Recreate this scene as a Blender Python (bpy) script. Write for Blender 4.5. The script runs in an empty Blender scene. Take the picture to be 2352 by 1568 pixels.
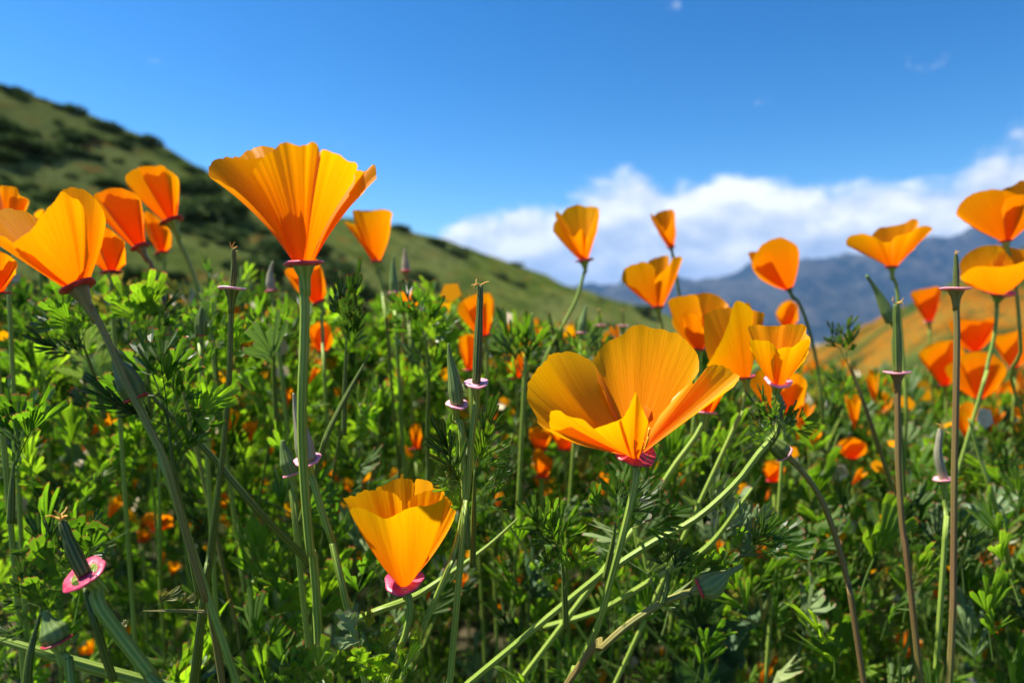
import bpy, math, random
import numpy as np
from mathutils import Vector, Matrix, noise as mnoise

random.seed(7); rng = np.random.default_rng(7)
scene = bpy.context.scene
col = scene.collection

# ------------------------------------------------------------------ camera
CAM = Vector((0, 0, 0.40)); F = 1568.0; PITCH = math.radians(-2.1)
cam_d = bpy.data.cameras.new('camera'); cam = bpy.data.objects.new('camera', cam_d); col.objects.link(cam)
cam.location = CAM; cam.rotation_euler = (math.radians(90) + PITCH, 0, 0)
cam_d.lens = 24; cam_d.sensor_width = 36; cam_d.clip_start = 0.01; cam_d.clip_end = 60000
cam_d.dof.use_dof = True; cam_d.dof.focus_distance = 0.20; cam_d.dof.aperture_fstop = 10.5
cam_d.dof.aperture_blades = 9
scene.camera = cam
_f = Vector((0, math.cos(PITCH), math.sin(PITCH))); _r = Vector((1, 0, 0)); _u = _r.cross(_f)

# ------------------------------------------------------------------ light
SUN_AZ = math.radians(-80); SUN_EL = math.radians(61)      # azimuth from +Y, negative = left
sdir = Vector((math.sin(SUN_AZ) * math.cos(SUN_EL), math.cos(SUN_AZ) * math.cos(SUN_EL), math.sin(SUN_EL)))
sl = bpy.data.lights.new('sun', 'SUN'); sl.energy = 5.0; sl.angle = math.radians(0.53); sl.color = (1, 0.93, 0.82)
sun = bpy.data.objects.new('sun', sl); col.objects.link(sun)
sun.rotation_euler = sdir.to_track_quat('Z', 'Y').to_euler()

scene.view_settings.view_transform = 'Standard'; scene.view_settings.look = 'None'
scene.view_settings.exposure = 1.15; scene.view_settings.gamma = 1; scene.view_settings.use_curve_mapping = False
scene.render.engine = 'CYCLES'
cy = scene.cycles
cy.max_bounces = 7; cy.diffuse_bounces = 4; cy.glossy_bounces = 2; cy.transmission_bounces = 5
cy.volume_bounces = 0; cy.transparent_max_bounces = 8
cy.caustics_reflective = False; cy.caustics_refractive = False
cy.sample_clamp_indirect = 6; cy.use_denoising = True
cy.use_adaptive_sampling = True; cy.adaptive_threshold = 0.012

# ------------------------------------------------------------------ node helper
class NT:
    def __init__(s, nt): s.nt = nt; nt.nodes.clear()
    def n(s, t, ins=None, **kw):
        nd = s.nt.nodes.new(t)
        for k, v in kw.items(): setattr(nd, k, v)
        for k, v in (ins or {}).items():
            sk = nd.inputs[k]
            if isinstance(v, bpy.types.NodeSocket): s.nt.links.new(v, sk)
            else: sk.default_value = v
        return nd
    def m(s, op, a, b=None, c=None, clamp=False):
        ins = {0: a}
        if b is not None: ins[1] = b
        if c is not None: ins[2] = c
        return s.n('ShaderNodeMath', ins, operation=op, use_clamp=clamp).outputs[0]
    def mix(s, f, a, b, mode='MIX'):
        nd = s.nt.nodes.new('ShaderNodeMix'); nd.data_type = 'RGBA'; nd.blend_type = mode
        for i, v in ((0, f), (6, a), (7, b)):
            if isinstance(v, bpy.types.NodeSocket): s.nt.links.new(v, nd.inputs[i])
            else: nd.inputs[i].default_value = v if i == 0 else (tuple(v) + (1,))[:4]
        return nd.outputs[2]
    def ramp(s, f, pts, interp='LINEAR'):
        nd = s.nt.nodes.new('ShaderNodeValToRGB'); s.nt.links.new(f, nd.inputs[0]); cr = nd.color_ramp; cr.interpolation = interp
        while len(cr.elements) < len(pts): cr.elements.new(0.5)
        for e, (p, c) in zip(cr.elements, pts):
            e.position = p; e.color = (c, c, c, 1) if not hasattr(c, '__len__') else (tuple(c) + (1,))[:4]
        return nd.outputs[0]
    def noise(s, vec, scale, detail=2, rough=0.5, dist=0, dims='3D'):
        nd = s.n('ShaderNodeTexNoise', {'Scale': scale, 'Detail': detail, 'Roughness': rough, 'Distortion': dist}, noise_dimensions=dims)
        if vec is not None: s.nt.links.new(vec, nd.inputs['Vector'])
        return nd.outputs['Fac']
    def sm(s, x, a, b):
        nd = s.n('ShaderNodeMapRange', {0: x, 1: a, 2: b, 3: 0.0, 4: 1.0}, interpolation_type='SMOOTHSTEP'); return nd.outputs[0]

# ------------------------------------------------------------------ world: Nishita sky + cloud bank
world = bpy.data.worlds.new('World'); scene.world = world; world.use_nodes = True
w = NT(world.node_tree)
sky = w.n('ShaderNodeTexSky', sky_type='NISHITA', sun_disc=False, sun_elevation=SUN_EL, sun_rotation=SUN_AZ,
          altitude=400, air_density=1.0, dust_density=0.25, ozone_density=2.2)
sk0 = w.mix(1.0, sky.outputs[0], (.25, .25, .25), 'MULTIPLY')
sk1 = w.n('ShaderNodeGamma', {'Color': sk0, 'Gamma': 1.48}).outputs[0]
sk2 = w.mix(1.0, sk1, (4.9, 4.9, 4.5), 'MULTIPLY')
skyc = w.n('ShaderNodeHueSaturation', {'Saturation': 1.22, 'Value': 1.0, 'Hue': 0.5, 'Color': sk2}).outputs[0]
geo = w.n('ShaderNodeTexCoord')
xyz = w.n('ShaderNodeSeparateXYZ', {0: geo.outputs['Generated']})
X, Y, Z = xyz.outputs
az = w.m('ARCTAN2', X, Y)
hor = w.m('SQRT', w.m('ADD', w.m('MULTIPLY', X, X), w.m('MULTIPLY', Y, Y)))
el = w.m('DIVIDE', Z, hor)
azn = w.m('ADD', w.m('DIVIDE', az, 2 * math.pi), 0.5)
def A(px): return math.atan((px - 1176) / F) / (2 * math.pi) + 0.5
top = w.ramp(azn, [(0.0, .17), (0.2, .10), (0.42, .07), (A(960), .11), (A(1090), .165), (A(1250), .182), (A(1480), .198), (A(1620), .212),
                   (A(1800), .190), (A(1950), .190), (A(2150), .188), (A(2352), .222), (0.70, .24), (0.85, .15), (1.0, .17)], 'EASE')
cv = w.n('ShaderNodeCombineXYZ', {0: w.m('MULTIPLY', X, 1.0), 1: Y, 2: w.m('MULTIPLY', Z, 1.7)}).outputs[0]
n1 = w.noise(cv, 6.5, 7, .56, .15)
cv2 = w.n('ShaderNodeVectorMath', {0: cv, 1: (-0.012, 0, 0.035)}, operation='ADD').outputs[0]
n2 = w.noise(cv2, 6.5, 5, .56, .15)
edge = w.m('SUBTRACT', top, el)
dens = w.m('ADD', w.m('MULTIPLY', edge, 11.0), w.m('MULTIPLY', w.m('SUBTRACT', n1, 0.5), 1.9))
mask = w.sm(dens, 0.0, 0.36)
shade = w.m('ADD', w.m('MULTIPLY', w.m('SUBTRACT', n1, n2), 3.4), w.m('ADD', 0.62, w.m('MULTIPLY', w.m('SUBTRACT', el, 0.12), 2.2)), clamp=True)
cc = w.ramp(shade, [(0.0, (4.3, 5.2, 6.6)), (0.4, (6.0, 6.7, 7.6)), (0.75, (8.2, 8.5, 8.8)), (1.0, (10.2, 10.2, 10.1))])
wisp = w.m('MULTIPLY', w.sm(w.noise(cv, 15, 4, .55), .69, .80), w.sm(el, .2, .3))
mask2 = w.m('MAXIMUM', w.m('MULTIPLY', mask, 0.97), w.m('MULTIPLY', wisp, 0.35))
mask3 = w.m('MULTIPLY', mask2, w.sm(el, -0.02, 0.0))
fin = w.mix(mask3, skyc, cc)
bg = w.n('ShaderNodeBackground', {'Color': fin, 'Strength': 0.06})
w.n('ShaderNodeOutputWorld', {'Surface': bg.outputs[0]})

# ------------------------------------------------------------------ helpers
def P(px, py, d):
    """point seen at (px,py) of the 2352x1568 view, d metres in front of the lens"""
    return CAM + _f * d + _r * ((px - 1176) / F * d) + _u * ((784 - py) / F * d)
def proj(p):
    q = Vector(p) - CAM; d = q.dot(_f)
    return (1176 + q.dot(_r) / d * F, 784 - q.dot(_u) / d * F, d)

def tag(o, label=None, cat=None, group=None, kind=None):
    if label: o['label'] = label
    if cat: o['category'] = cat
    if group: o['group'] = group
    if kind: o['kind'] = kind
    return o
def empty(name, loc, label=None, cat=None, group=None):
    o = bpy.data.objects.new(name, None); o.location = loc; o.empty_display_size = .01; col.objects.link(o)
    return tag(o, label, cat, group)
def mk(name, verts, faces, mat, parent=None, uv=None, origin=(0, 0, 0), smooth=True):
    """verts in world space; origin = location of the thing they belong to"""
    V = np.asarray(verts, dtype=np.float64) - np.asarray(origin, dtype=np.float64)
    me = bpy.data.meshes.new(name)
    if isinstance(faces, np.ndarray):
        nf, k = faces.shape
        me.vertices.add(len(V)); me.vertices.foreach_set('co', V.astype(np.float32).ravel())
        me.loops.add(nf * k); me.loops.foreach_set('vertex_index', faces.astype(np.int32).ravel())
        me.polygons.add(nf); me.polygons.foreach_set('loop_start', np.arange(0, nf * k, k, dtype=np.int32))
        me.update(calc_edges=True)
    else:
        me.from_pydata(V.tolist(), [], faces)
    if uv is not None:
        lay = me.uv_layers.new(name='UVMap')
        li = np.empty(len(me.loops), dtype=np.int32); me.loops.foreach_get('vertex_index', li)
        lay.data.foreach_set('uv', np.asarray(uv, dtype=np.float32)[li].ravel())
    me.polygons.foreach_set('use_smooth', np.full(len(me.polygons), smooth, dtype=bool))
    me.materials.append(mat)
    o = bpy.data.objects.new(name, me); col.objects.link(o)
    if parent: o.parent = parent
    else: o.location = origin
    return o
def grid_faces(nu, nv, closed=False):
    f = []
    for j in range(nv - 1):
        for i in range(nu if closed else nu - 1):
            i2 = (i + 1) % nu
            f.append((j * nu + i, j * nu + i2, (j + 1) * nu + i2, (j + 1) * nu + i))
    return np.array(f)
def spline(pts, n):
    """Catmull-Rom through pts, n samples by chord length"""
    p = np.array([tuple(q) for q in pts], dtype=float)
    if len(p) == 2: t = np.linspace(0, 1, n)[:, None]; return p[0] * (1 - t) + p[1] * t
    s = np.concatenate([[0], np.cumsum(np.linalg.norm(np.diff(p[:, :3], axis=0), axis=1) ** .7 + 1e-9)])
    q = np.vstack([2 * p[0] - p[1], p, 2 * p[-1] - p[-2]])
    out = []
    for x in np.linspace(0, s[-1], n):
        i = min(np.searchsorted(s, x, side='right') - 1, len(p) - 2); t = (x - s[i]) / (s[i + 1] - s[i])
        a, b, c, d = q[i], q[i + 1], q[i + 2], q[i + 3]
        out.append(.5 * (2 * b + (c - a) * t + (2 * a - 5 * b + 4 * c - d) * t * t + (3 * b - a - 3 * c + d) * t ** 3))
    return np.array(out)
def tube(pts, rad, sides=8, n=None, ridge=0.0, cap=True):
    """pts control points, rad list (interpolated), returns verts, faces, uv"""
    n = n or max(6, len(pts) * 5)
    c = spline(pts, n); rad = np.atleast_1d(rad)
    r = np.interp(np.linspace(0, 1, n), np.linspace(0, 1, len(rad)), rad) if len(rad) > 1 else np.full(n, rad[0])
    tg = np.gradient(c, axis=0); tg /= np.linalg.norm(tg, axis=1)[:, None] + 1e-12
    ref = np.array([0.3, 1, 0.1]); V = []; U = []
    L = np.concatenate([[0], np.cumsum(np.linalg.norm(np.diff(c, axis=0), axis=1))])
    for i in range(n):
        a = np.cross(tg[i], ref); a /= np.linalg.norm(a) + 1e-9; b = np.cross(tg[i], a)
        for k in range(sides):
            th = 2 * math.pi * k / sides; rr = r[i] * (1 + ridge * (1 if k % 2 else -1))
            V.append(c[i] + rr * (math.cos(th) * a + math.sin(th) * b)); U.append((k / sides, L[i] * 20))
    fs = [tuple(x) for x in grid_faces(sides, n, True)]
    if cap: fs.append(tuple(range(sides))[::-1]); fs.append(tuple((n - 1) * sides + k for k in range(sides)))
    return V, fs, U

# ------------------------------------------------------------------ materials
def new_mat(name):
    m = bpy.data.materials.new(name); m.use_nodes = True; return m, NT(m.node_tree)
def thin(t, colr, trans, fac, rough=.45, spec=.35, normal=None):
    """thin living tissue: reflects, lets light through, and has a waxy sheen"""
    ins = {'Color': colr}; ins2 = {'Color': trans}
    if normal is not None: ins['Normal'] = normal; ins2['Normal'] = normal
    d = t.n('ShaderNodeBsdfDiffuse', ins); tr = t.n('ShaderNodeBsdfTranslucent', ins2)
    mx = t.n('ShaderNodeMixShader', {0: fac, 1: d.outputs[0], 2: tr.outputs[0]})
    gi = {'Roughness': rough, 'Color': (1, 1, 1, 1)}
    if normal is not None: gi['Normal'] = normal
    g = t.n('ShaderNodeBsdfGlossy', gi)
    fr = t.n('ShaderNodeFresnel', {'IOR': 1.40})
    f2 = t.m('MINIMUM', t.m('MULTIPLY', fr.outputs[0], spec), .05)
    m2 = t.n('ShaderNodeMixShader', {0: f2, 1: mx.outputs[0], 2: g.outputs[0]})
    t.n('ShaderNodeOutputMaterial', {'Surface': m2.outputs[0]})

def petal_mat(name, c_base, c_rim, t_base, t_rim, fac=.5):
    m, t = new_mat(name)
    uv = t.n('ShaderNodeUVMap').outputs[0]; s = t.n('ShaderNodeSeparateXYZ', {0: uv})
    u, v = s.outputs[0], s.outputs[1]
    st = t.n('ShaderNodeCombineXYZ', {0: t.m('MULTIPLY', u, 34), 1: t.m('MULTIPLY', v, 1.1)}).outputs[0]
    stn = t.noise(st, 1.0, 3, .62)
    st2 = t.n('ShaderNodeCombineXYZ', {0: t.m('MULTIPLY', u, 110), 1: t.m('MULTIPLY', v, 2.0)}).outputs[0]
    fine = t.noise(st2, 1.0, 2, .6)
    k = t.m('ADD', t.m('POWER', t.m('MAXIMUM', v, 0.001), 1.5), t.m('MULTIPLY', t.m('SUBTRACT', stn, .5), .45), clamp=True)
    cd = t.mix(k, c_base, c_rim); ct = t.mix(k, t_base, t_rim)
    dk = t.m('ADD', .82, t.m('MULTIPLY', fine, .36))
    dkc = t.n('ShaderNodeCombineColor', {0: t.m('POWER', dk, .4), 1: dk, 2: dk}).outputs[0]
    cd = t.mix(1.0, cd, dkc, 'MULTIPLY'); ct = t.mix(1.0, ct, dkc, 'MULTIPLY')
    h = t.m('ADD', t.m('MULTIPLY', stn, .6), t.m('MULTIPLY', fine, .4))
    bp = t.n('ShaderNodeBump', {'Height': h, 'Strength': .45, 'Distance': .0006})
    thin(t, cd, ct, fac, .42, .16, bp.outputs[0])
    return m
M = {}
M['petal'] = petal_mat('poppy_petal', (.90, .20, .0015), (.94, .34, .002), (1.0, .19, .0005), (1.0, .42, .001), .55)
M['petal_deep'] = petal_mat('deep_poppy_petal', (.88, .17, .0015), (.92, .28, .002), (1.0, .175, .0005), (1.0, .35, .001), .55)
M['petal_gold'] = petal_mat('golden_poppy_petal', (.94, .23, .0015), (.98, .42, .002), (1.0, .22, .0005), (1.0, .52, .001), .5)

def leaf_mat(name, c, tr, tipc, fac=.58, rough=.42, spec=.22, var=.6):
    m, t = new_mat(name)
    uv = t.n('ShaderNodeUVMap').outputs[0]; s = t.n('ShaderNodeSeparateXYZ', {0: uv}); u, v = s.outputs[0], s.outputs[1]
    pos = t.n('ShaderNodeNewGeometry').outputs['Position']
    nz = t.noise(pos, 60, 3, .6); nb = t.noise(pos, 9, 2, .5)
    g = t.m('ADD', t.m('MULTIPLY', t.m('SUBTRACT', nz, .5), var * 1.4), t.m('MULTIPLY', t.m('SUBTRACT', nb, .5), var * 2.2))
    g = t.m('ADD', g, t.m('MULTIPLY', t.m('SUBTRACT', t.m('DIVIDE', t.m('FLOOR', u), 20), .5), var * 1.5))
    val = t.m('ADD', 1.0, g)
    vc = t.n('ShaderNodeCombineColor', {0: t.m('POWER', t.m('MAXIMUM', val, .1), 1.5), 1: val, 2: val}).outputs[0]
    tip = t.m('MULTIPLY', t.sm(v, .945, .985), .85)
    vein = t.m('MULTIPLY', t.m('SUBTRACT', 1.0, t.sm(t.m('ABSOLUTE', t.m('SUBTRACT', t.m('FRACT', u), .5)), .002, .016)), .5)
    cd = t.mix(tip, t.mix(vein, t.mix(1.0, c, vc, 'MULTIPLY'), (.20, .30, .09)), tipc); ct = t.mix(tip, t.mix(vein, t.mix(1.0, tr, vc, 'MULTIPLY'), (.12, .22, .02)), tipc)
    bp = t.n('ShaderNodeBump', {'Height': nz, 'Strength': .3, 'Distance': .0008})
    thin(t, cd, ct, fac, rough, spec, bp.outputs[0]); return m
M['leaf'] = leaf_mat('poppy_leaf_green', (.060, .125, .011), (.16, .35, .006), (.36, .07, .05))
M['leaf_bright'] = leaf_mat('sun_toned_leaf_green', (.095, .185, .012), (.25, .52, .010), (.34, .10, .04))  # lighter copy of the leaf green, sunlit look put into the colour
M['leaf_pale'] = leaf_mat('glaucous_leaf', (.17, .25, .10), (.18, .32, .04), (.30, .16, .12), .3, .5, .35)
M['leaf_dark'] = leaf_mat('shade_toned_leaf_green', (.030, .066, .012), (.07, .17, .005), (.20, .05, .03), .35)  # darker leaf copy: shade is painted into its colour
M['leaf_dry'] = leaf_mat('yellowing_leaf', (.24, .22, .05), (.30, .26, .03), (.25, .12, .05), .4, .5, .3)

def stem_mat(name, a, b, stripes=7, tint=None):
    m, t = new_mat(name)
    uv = t.n('ShaderNodeUVMap').outputs[0]; s = t.n('ShaderNodeSeparateXYZ', {0: uv}); u, v = s.outputs[0], s.outputs[1]
    st = t.m('ADD', .5, t.m('MULTIPLY', t.m('SINE', t.m('MULTIPLY', u, 2 * math.pi * stripes)), .5))
    nz = t.noise(t.n('ShaderNodeNewGeometry').outputs['Position'], 70, 3, .6)
    f = t.m('ADD', t.m('MULTIPLY', st, .8), t.m('MULTIPLY', t.m('SUBTRACT', nz, .5), .7), clamp=True)
    c = t.mix(f, a, b)
    if tint: c = t.mix(t.sm(t.noise(t.n('ShaderNodeNewGeometry').outputs['Position'], 9, 2), .30, .75), c, tint)
    bp = t.n('ShaderNodeBump', {'Height': st, 'Strength': .5, 'Distance': .0004})
    p = t.n('ShaderNodeBsdfPrincipled', {'Base Color': c, 'Roughness': .42, 'Normal': bp.outputs[0], 'Subsurface Weight': .25,
                                        'Subsurface Radius': (.3, .6, .1), 'Subsurface Scale': .002, 'Specular IOR Level': .28})
    t.n('ShaderNodeOutputMaterial', {'Surface': p.outputs[0]}); return m
M['stem'] = stem_mat('green_ribbed_stem', (.17, .27, .03), (.36, .46, .09))
M['stem_dark'] = stem_mat('dark_ribbed_stem', (.065, .11, .015), (.17, .23, .045))
M['stem_purple'] = stem_mat('purplish_stem', (.17, .20, .03), (.30, .32, .07), 5, (.20, .12, .05))
M['pod'] = stem_mat('striped_seed_capsule', (.035, .065, .012), (.20, .24, .06), 9)
M['bud'] = stem_mat('glaucous_bud_cap', (.12, .19, .045), (.20, .28, .08), 11)
M['bud_pink'] = stem_mat('pinkish_bud_cap', (.26, .27, .16), (.36, .30, .22), 9)
def simple(name, c, c2, rough=.5, scale=300, spec=.4, sss=.2):
    m, t = new_mat(name)
    nz = t.noise(t.n('ShaderNodeNewGeometry').outputs['Position'], scale, 3, .6)
    cc_ = t.mix(t.sm(nz, .35, .65), c, c2)
    bp = t.n('ShaderNodeBump', {'Height': nz, 'Strength': .4, 'Distance': .0005})
    p = t.n('ShaderNodeBsdfPrincipled', {'Base Color': cc_, 'Roughness': rough, 'Specular IOR Level': spec, 'Normal': bp.outputs[0],
                                        'Subsurface Weight': sss, 'Subsurface Radius': (.6, .2, .1), 'Subsurface Scale': .002})
    t.n('ShaderNodeOutputMaterial', {'Surface': p.outputs[0]}); return m
M['rim'] = simple('magenta_rim', (.46, .03, .085), (.60, .10, .17), .35, 500)
M['rim_dark'] = simple('maroon_rim', (.34, .022, .030), (.50, .05, .06), .35, 500)
M['rim_pink'] = simple('pale_pink_rim', (.72, .26, .33), (.80, .38, .45), .4, 500)
M['rim_lilac'] = simple('lilac_rim', (.62, .38, .52), (.70, .48, .60), .4, 500)
M['straw'] = simple('dry_straw', (.42, .36, .20), (.60, .50, .33), .7, 200)
M['stigma'] = simple('dried_stigma', (.65, .35, .04), (.75, .48, .10), .6, 900)
M['stamen'] = simple('stamen_gold', (.95, .50, .02), (.9, .40, .01), .6, 900)

# ------------------------------------------------------------------ setting: terrain, all structure
def terrain(name, xs, ys, hfun, mat):
    XX, YY = np.meshgrid(xs, ys); H = np.vectorize(hfun)(XX, YY)
    V = np.stack([XX, YY, H], -1).reshape(-1, 3)
    o = mk(name, V, grid_faces(len(xs), len(ys)), mat); o['kind'] = 'structure'; return o
def fbm(x, y, s, o=4, z=0.0): return mnoise.fractal(Vector((x * s, y * s, z)), 1.0, 2.1, o)
zc = CAM.z
def ground_h(x, y):
    g = 0.02 + 0.012 * mnoise.noise(Vector((x * 4, y * 4, 0)))
    dd = max(0.0, y - 0.9); g -= 0.16 * dd + 0.010 * dd * dd
    g += 0.05 * math.tanh(-x * 0.8) * min(1, max(0, y))
    return g - 0.03 * max(0, abs(x) - 4)

m, t = new_mat('soil_and_litter'); M['soil'] = m
pos = t.n('ShaderNodeNewGeometry').outputs['Position']
nz = t.noise(pos, 40, 6, .65); nb = t.noise(pos, 3.5, 3)
c = t.mix(t.sm(nz, .38, .62), (.035, .028, .016), (.11, .09, .05)); c = t.mix(t.sm(nb, .42, .6), c, (.030, .055, .014))
bp = t.n('ShaderNodeBump', {'Height': nz, 'Strength': .8, 'Distance': .01})
t.n('ShaderNodeOutputMaterial', {'Surface': t.n('ShaderNodeBsdfPrincipled', {'Base Color': c, 'Roughness': .95, 'Normal': bp.outputs[0], 'Specular IOR Level': .1}).outputs[0]})
terrain('ground', np.concatenate([np.linspace(-14, -2, 30), np.linspace(-1.9, 1.9, 90), np.linspace(2, 14, 30)]),
        np.concatenate([np.linspace(-3, -.1, 12), np.linspace(0, 3, 80), np.linspace(3.1, 22, 60)]), ground_h, M['soil'])

# left hill: a ridge running away from the camera's left to the middle distance
RP = np.array([(-105, -8), (-45, 60), (-37, 85), (-12, 108), (-1.5, 128), (22, 155), (34, 168), (60, 195), (110, 250)], float)
RH = np.array([33, 20.2, 15.6, 12.4, 9.4, 3.9, 1.6, -5.5, -22]) + zc
def ridge(P2, HH, x, y):
    best = (1e9, 0, 0)
    q = np.array([x, y])
    for i in range(len(P2) - 1):
        a, b = P2[i], P2[i + 1]; ab = b - a; tt = max(0, min(1, float(np.dot(q - a, ab) / np.dot(ab, ab))))
        c_ = a + ab * tt; dv = q - c_; dist = math.hypot(*dv)
        if dist < best[0]:
            side = ab[0] * dv[1] - ab[1] * dv[0]
            best = (dist, HH[i] * (1 - tt) + HH[i + 1] * tt, side)
    return best
def hill_h(x, y):
    dist, h, side = ridge(RP, RH, x, y)
    sl_ = .50 if side < 0 else .35
    z = h - sl_ * (math.sqrt(dist * dist + 9) - 3)
    return z + 1.3 * fbm(x, y, .045, 4) * min(1, dist / 8) + .30 * fbm(x, y, .22, 4, 3)
m, t = new_mat('hill_grass'); M['hill'] = m
pos = t.n('ShaderNodeNewGeometry').outputs['Position']
mp = t.n('ShaderNodeMapping', {'Vector': pos, 'Rotation': (0, 0, math.radians(-40)), 'Scale': (1, .45, 1)}).outputs[0]
n_a = t.noise(mp, .16, 6, .62); n_b = t.noise(pos, 1.3, 5, .65); n_c = t.noise(mp, .06, 3, .5)
c = t.mix(t.sm(n_a, .36, .60), (.085, .135, .020), (.18, .225, .045))
c = t.mix(t.sm(n_c, .45, .60), c, (.185, .215, .06))
c = t.mix(t.m('MULTIPLY', t.sm(n_b, .54, .70), .6), c, (.045, .07, .018))
c = t.mix(t.m('MULTIPLY', t.sm(t.noise(mp, .55, 5, .7), .46, .62), .6), c, (.052, .085, .022))
c = t.mix(t.m('MULTIPLY', t.sm(t.noise(pos, .35, 4, .6), .58, .66), .6), c, (.30, .13, .03))
bp = t.n('ShaderNodeBump', {'Height': n_b, 'Strength': 1.0, 'Distance': .6})
t.n('ShaderNodeOutputMaterial', {'Surface': t.n('ShaderNodeBsdfDiffuse', {'Color': c, 'Normal': bp.outputs[0], 'Roughness': 1}).outputs[0]})
terrain('hillside', np.linspace(-120, 115, 170), np.linspace(12, 262, 180), hill_h, M['hill'])

# right slope with poppy fields
QP = np.array([(150, 30), (62, 46), (38, 52), (29, 62), (24, 74), (14, 96), (-10, 140)], float)
QH = np.array([70, 16, 4.9, -2.2, -6.6, -13, -28]) + zc
def slope_h(x, y):
    dist, h, side = ridge(QP, QH, x, y)
    z = h - (.38 if side > 0 else .4) * dist if False else h - .36 * dist
    return z + .9 * fbm(x, y, .07, 3, 9) * min(1, dist / 6) + .15 * fbm(x, y, .5, 3, 4)
m, t = new_mat('poppy_field'); M['field'] = m
pos = t.n('ShaderNodeNewGeometry').outputs['Position']
mp = t.n('ShaderNodeMapping', {'Vector': pos, 'Rotation': (0, 0, math.radians(20)), 'Scale': (.6, 1.3, 1)}).outputs[0]
n_a = t.noise(mp, .22, 5, .6); n_b = t.noise(pos, 2.2, 5, .7); n_c = t.noise(mp, .11, 3)
c = t.mix(t.sm(n_a, .40, .62), (.045, .075, .018), (.12, .16, .035))
o_ = t.m('MULTIPLY', t.sm(n_c, .38, .54), t.sm(n_b, .36, .56))
o_ = t.m('MULTIPLY', o_, t.m('ADD', .35, t.m('MULTIPLY', t.sm(t.noise(pos, 5, 4, .7), .42, .56), .65)))
c = t.mix(t.m('MULTIPLY', o_, .9), c, (.50, .14, .006))
c = t.mix(t.m('MULTIPLY', t.sm(t.noise(pos, .9, 5, .6), .58, .68), .8), c, (.035, .055, .02))
bp = t.n('ShaderNodeBump', {'Height': n_b, 'Strength': 1.0, 'Distance': .3})
t.n('ShaderNodeOutputMaterial', {'Surface': t.n('ShaderNodeBsdfDiffuse', {'Color': c, 'Normal': bp.outputs[0], 'Roughness': 1}).outputs[0]})
terrain('poppy_slope', np.linspace(-6, 130, 130), np.linspace(14, 120, 110), slope_h, M['field'])

# mountains and valley
def mount_h(x, y):
    yy = (y - 3600) / 2600
    a = x / 4700.0
    crest = np.interp(a, [-2, -.3, 0, .15, .26, .36, .46, .6, .72, .8, 1.2, 2], [250, 180, 180, 215, 270, 390, 430, 560, 660, 640, 620, 500])
    prof = math.sin(math.pi * min(1, max(0, yy))) ** 1.1
    r1 = 1 - abs(fbm(x, y, .0011, 5, 1)); r2 = fbm(x, y, .004, 5, 2)
    return -140 + prof * (crest + 140) * (.72 + .36 * r1) + prof * 55 * r2
m, t = new_mat('mountain_chaparral'); M['mount'] = m
pos = t.n('ShaderNodeNewGeometry').outputs['Position']
n_a = t.noise(pos, .0035, 6, .65); n_b = t.noise(pos, .013, 5, .65)
c = t.mix(t.sm(n_a, .42, .60), (.016, .026, .024), (.055, .058, .050)); c = t.mix(t.m('MULTIPLY', t.sm(n_b, .52, .68), .45), c, (.15, .14, .11))
bp = t.n('ShaderNodeBump', {'Height': n_a, 'Strength': .6, 'Distance': 60})
t.n('ShaderNodeOutputMaterial', {'Surface': t.n('ShaderNodeBsdfDiffuse', {'Color': c, 'Normal': bp.outputs[0]}).outputs[0]})
terrain('mountains', np.linspace(-6000, 9000, 260), np.linspace(3300, 6400, 90), mount_h, M['mount'])
m, t = new_mat('valley_floor'); M['valley'] = m
pos = t.n('ShaderNodeNewGeometry').outputs['Position']
mp = t.n('ShaderNodeMapping', {'Vector': pos, 'Scale': (1, .5, 1)}).outputs[0]
n_a = t.noise(mp, .004, 5, .6); n_b = t.noise(mp, .02, 4, .6)
c = t.mix(t.sm(n_a, .4, .6), (.09, .11, .05), (.38, .29, .20)); c = t.mix(t.sm(n_b, .55, .65), c, (.05, .07, .04))
t.n('ShaderNodeOutputMaterial', {'Surface': t.n('ShaderNodeBsdfDiffuse', {'Color': c}).outputs[0]})
terrain('valley', np.linspace(-12000, 12000, 60), np.linspace(-11000, 11800, 60), lambda x, y: -138 + 6 * fbm(x, y, .0008, 2), M['valley'])

# haze: thin even air round everything
m, t = new_mat('thin_air')
pv = t.n('ShaderNodeVolumePrincipled', {'Color': (.19, .47, 1.0, 1), 'Density': .8e-4, 'Anisotropy': .25})
t.n('ShaderNodeOutputMaterial', {'Volume': pv.outputs[0]})
hb = [(x, y, z) for z in (-160, 760) for y in (-12500, 12500) for x in (-12500, 12500)]
hz = mk('haze', hb, [(0, 2, 3, 1), (4, 5, 7, 6), (0, 1, 5, 4), (2, 6, 7, 3), (0, 4, 6, 2), (1, 3, 7, 5)], m, smooth=False)
tag(hz, 'pale blue haze filling the air over the valley', 'haze', kind='stuff')

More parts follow.
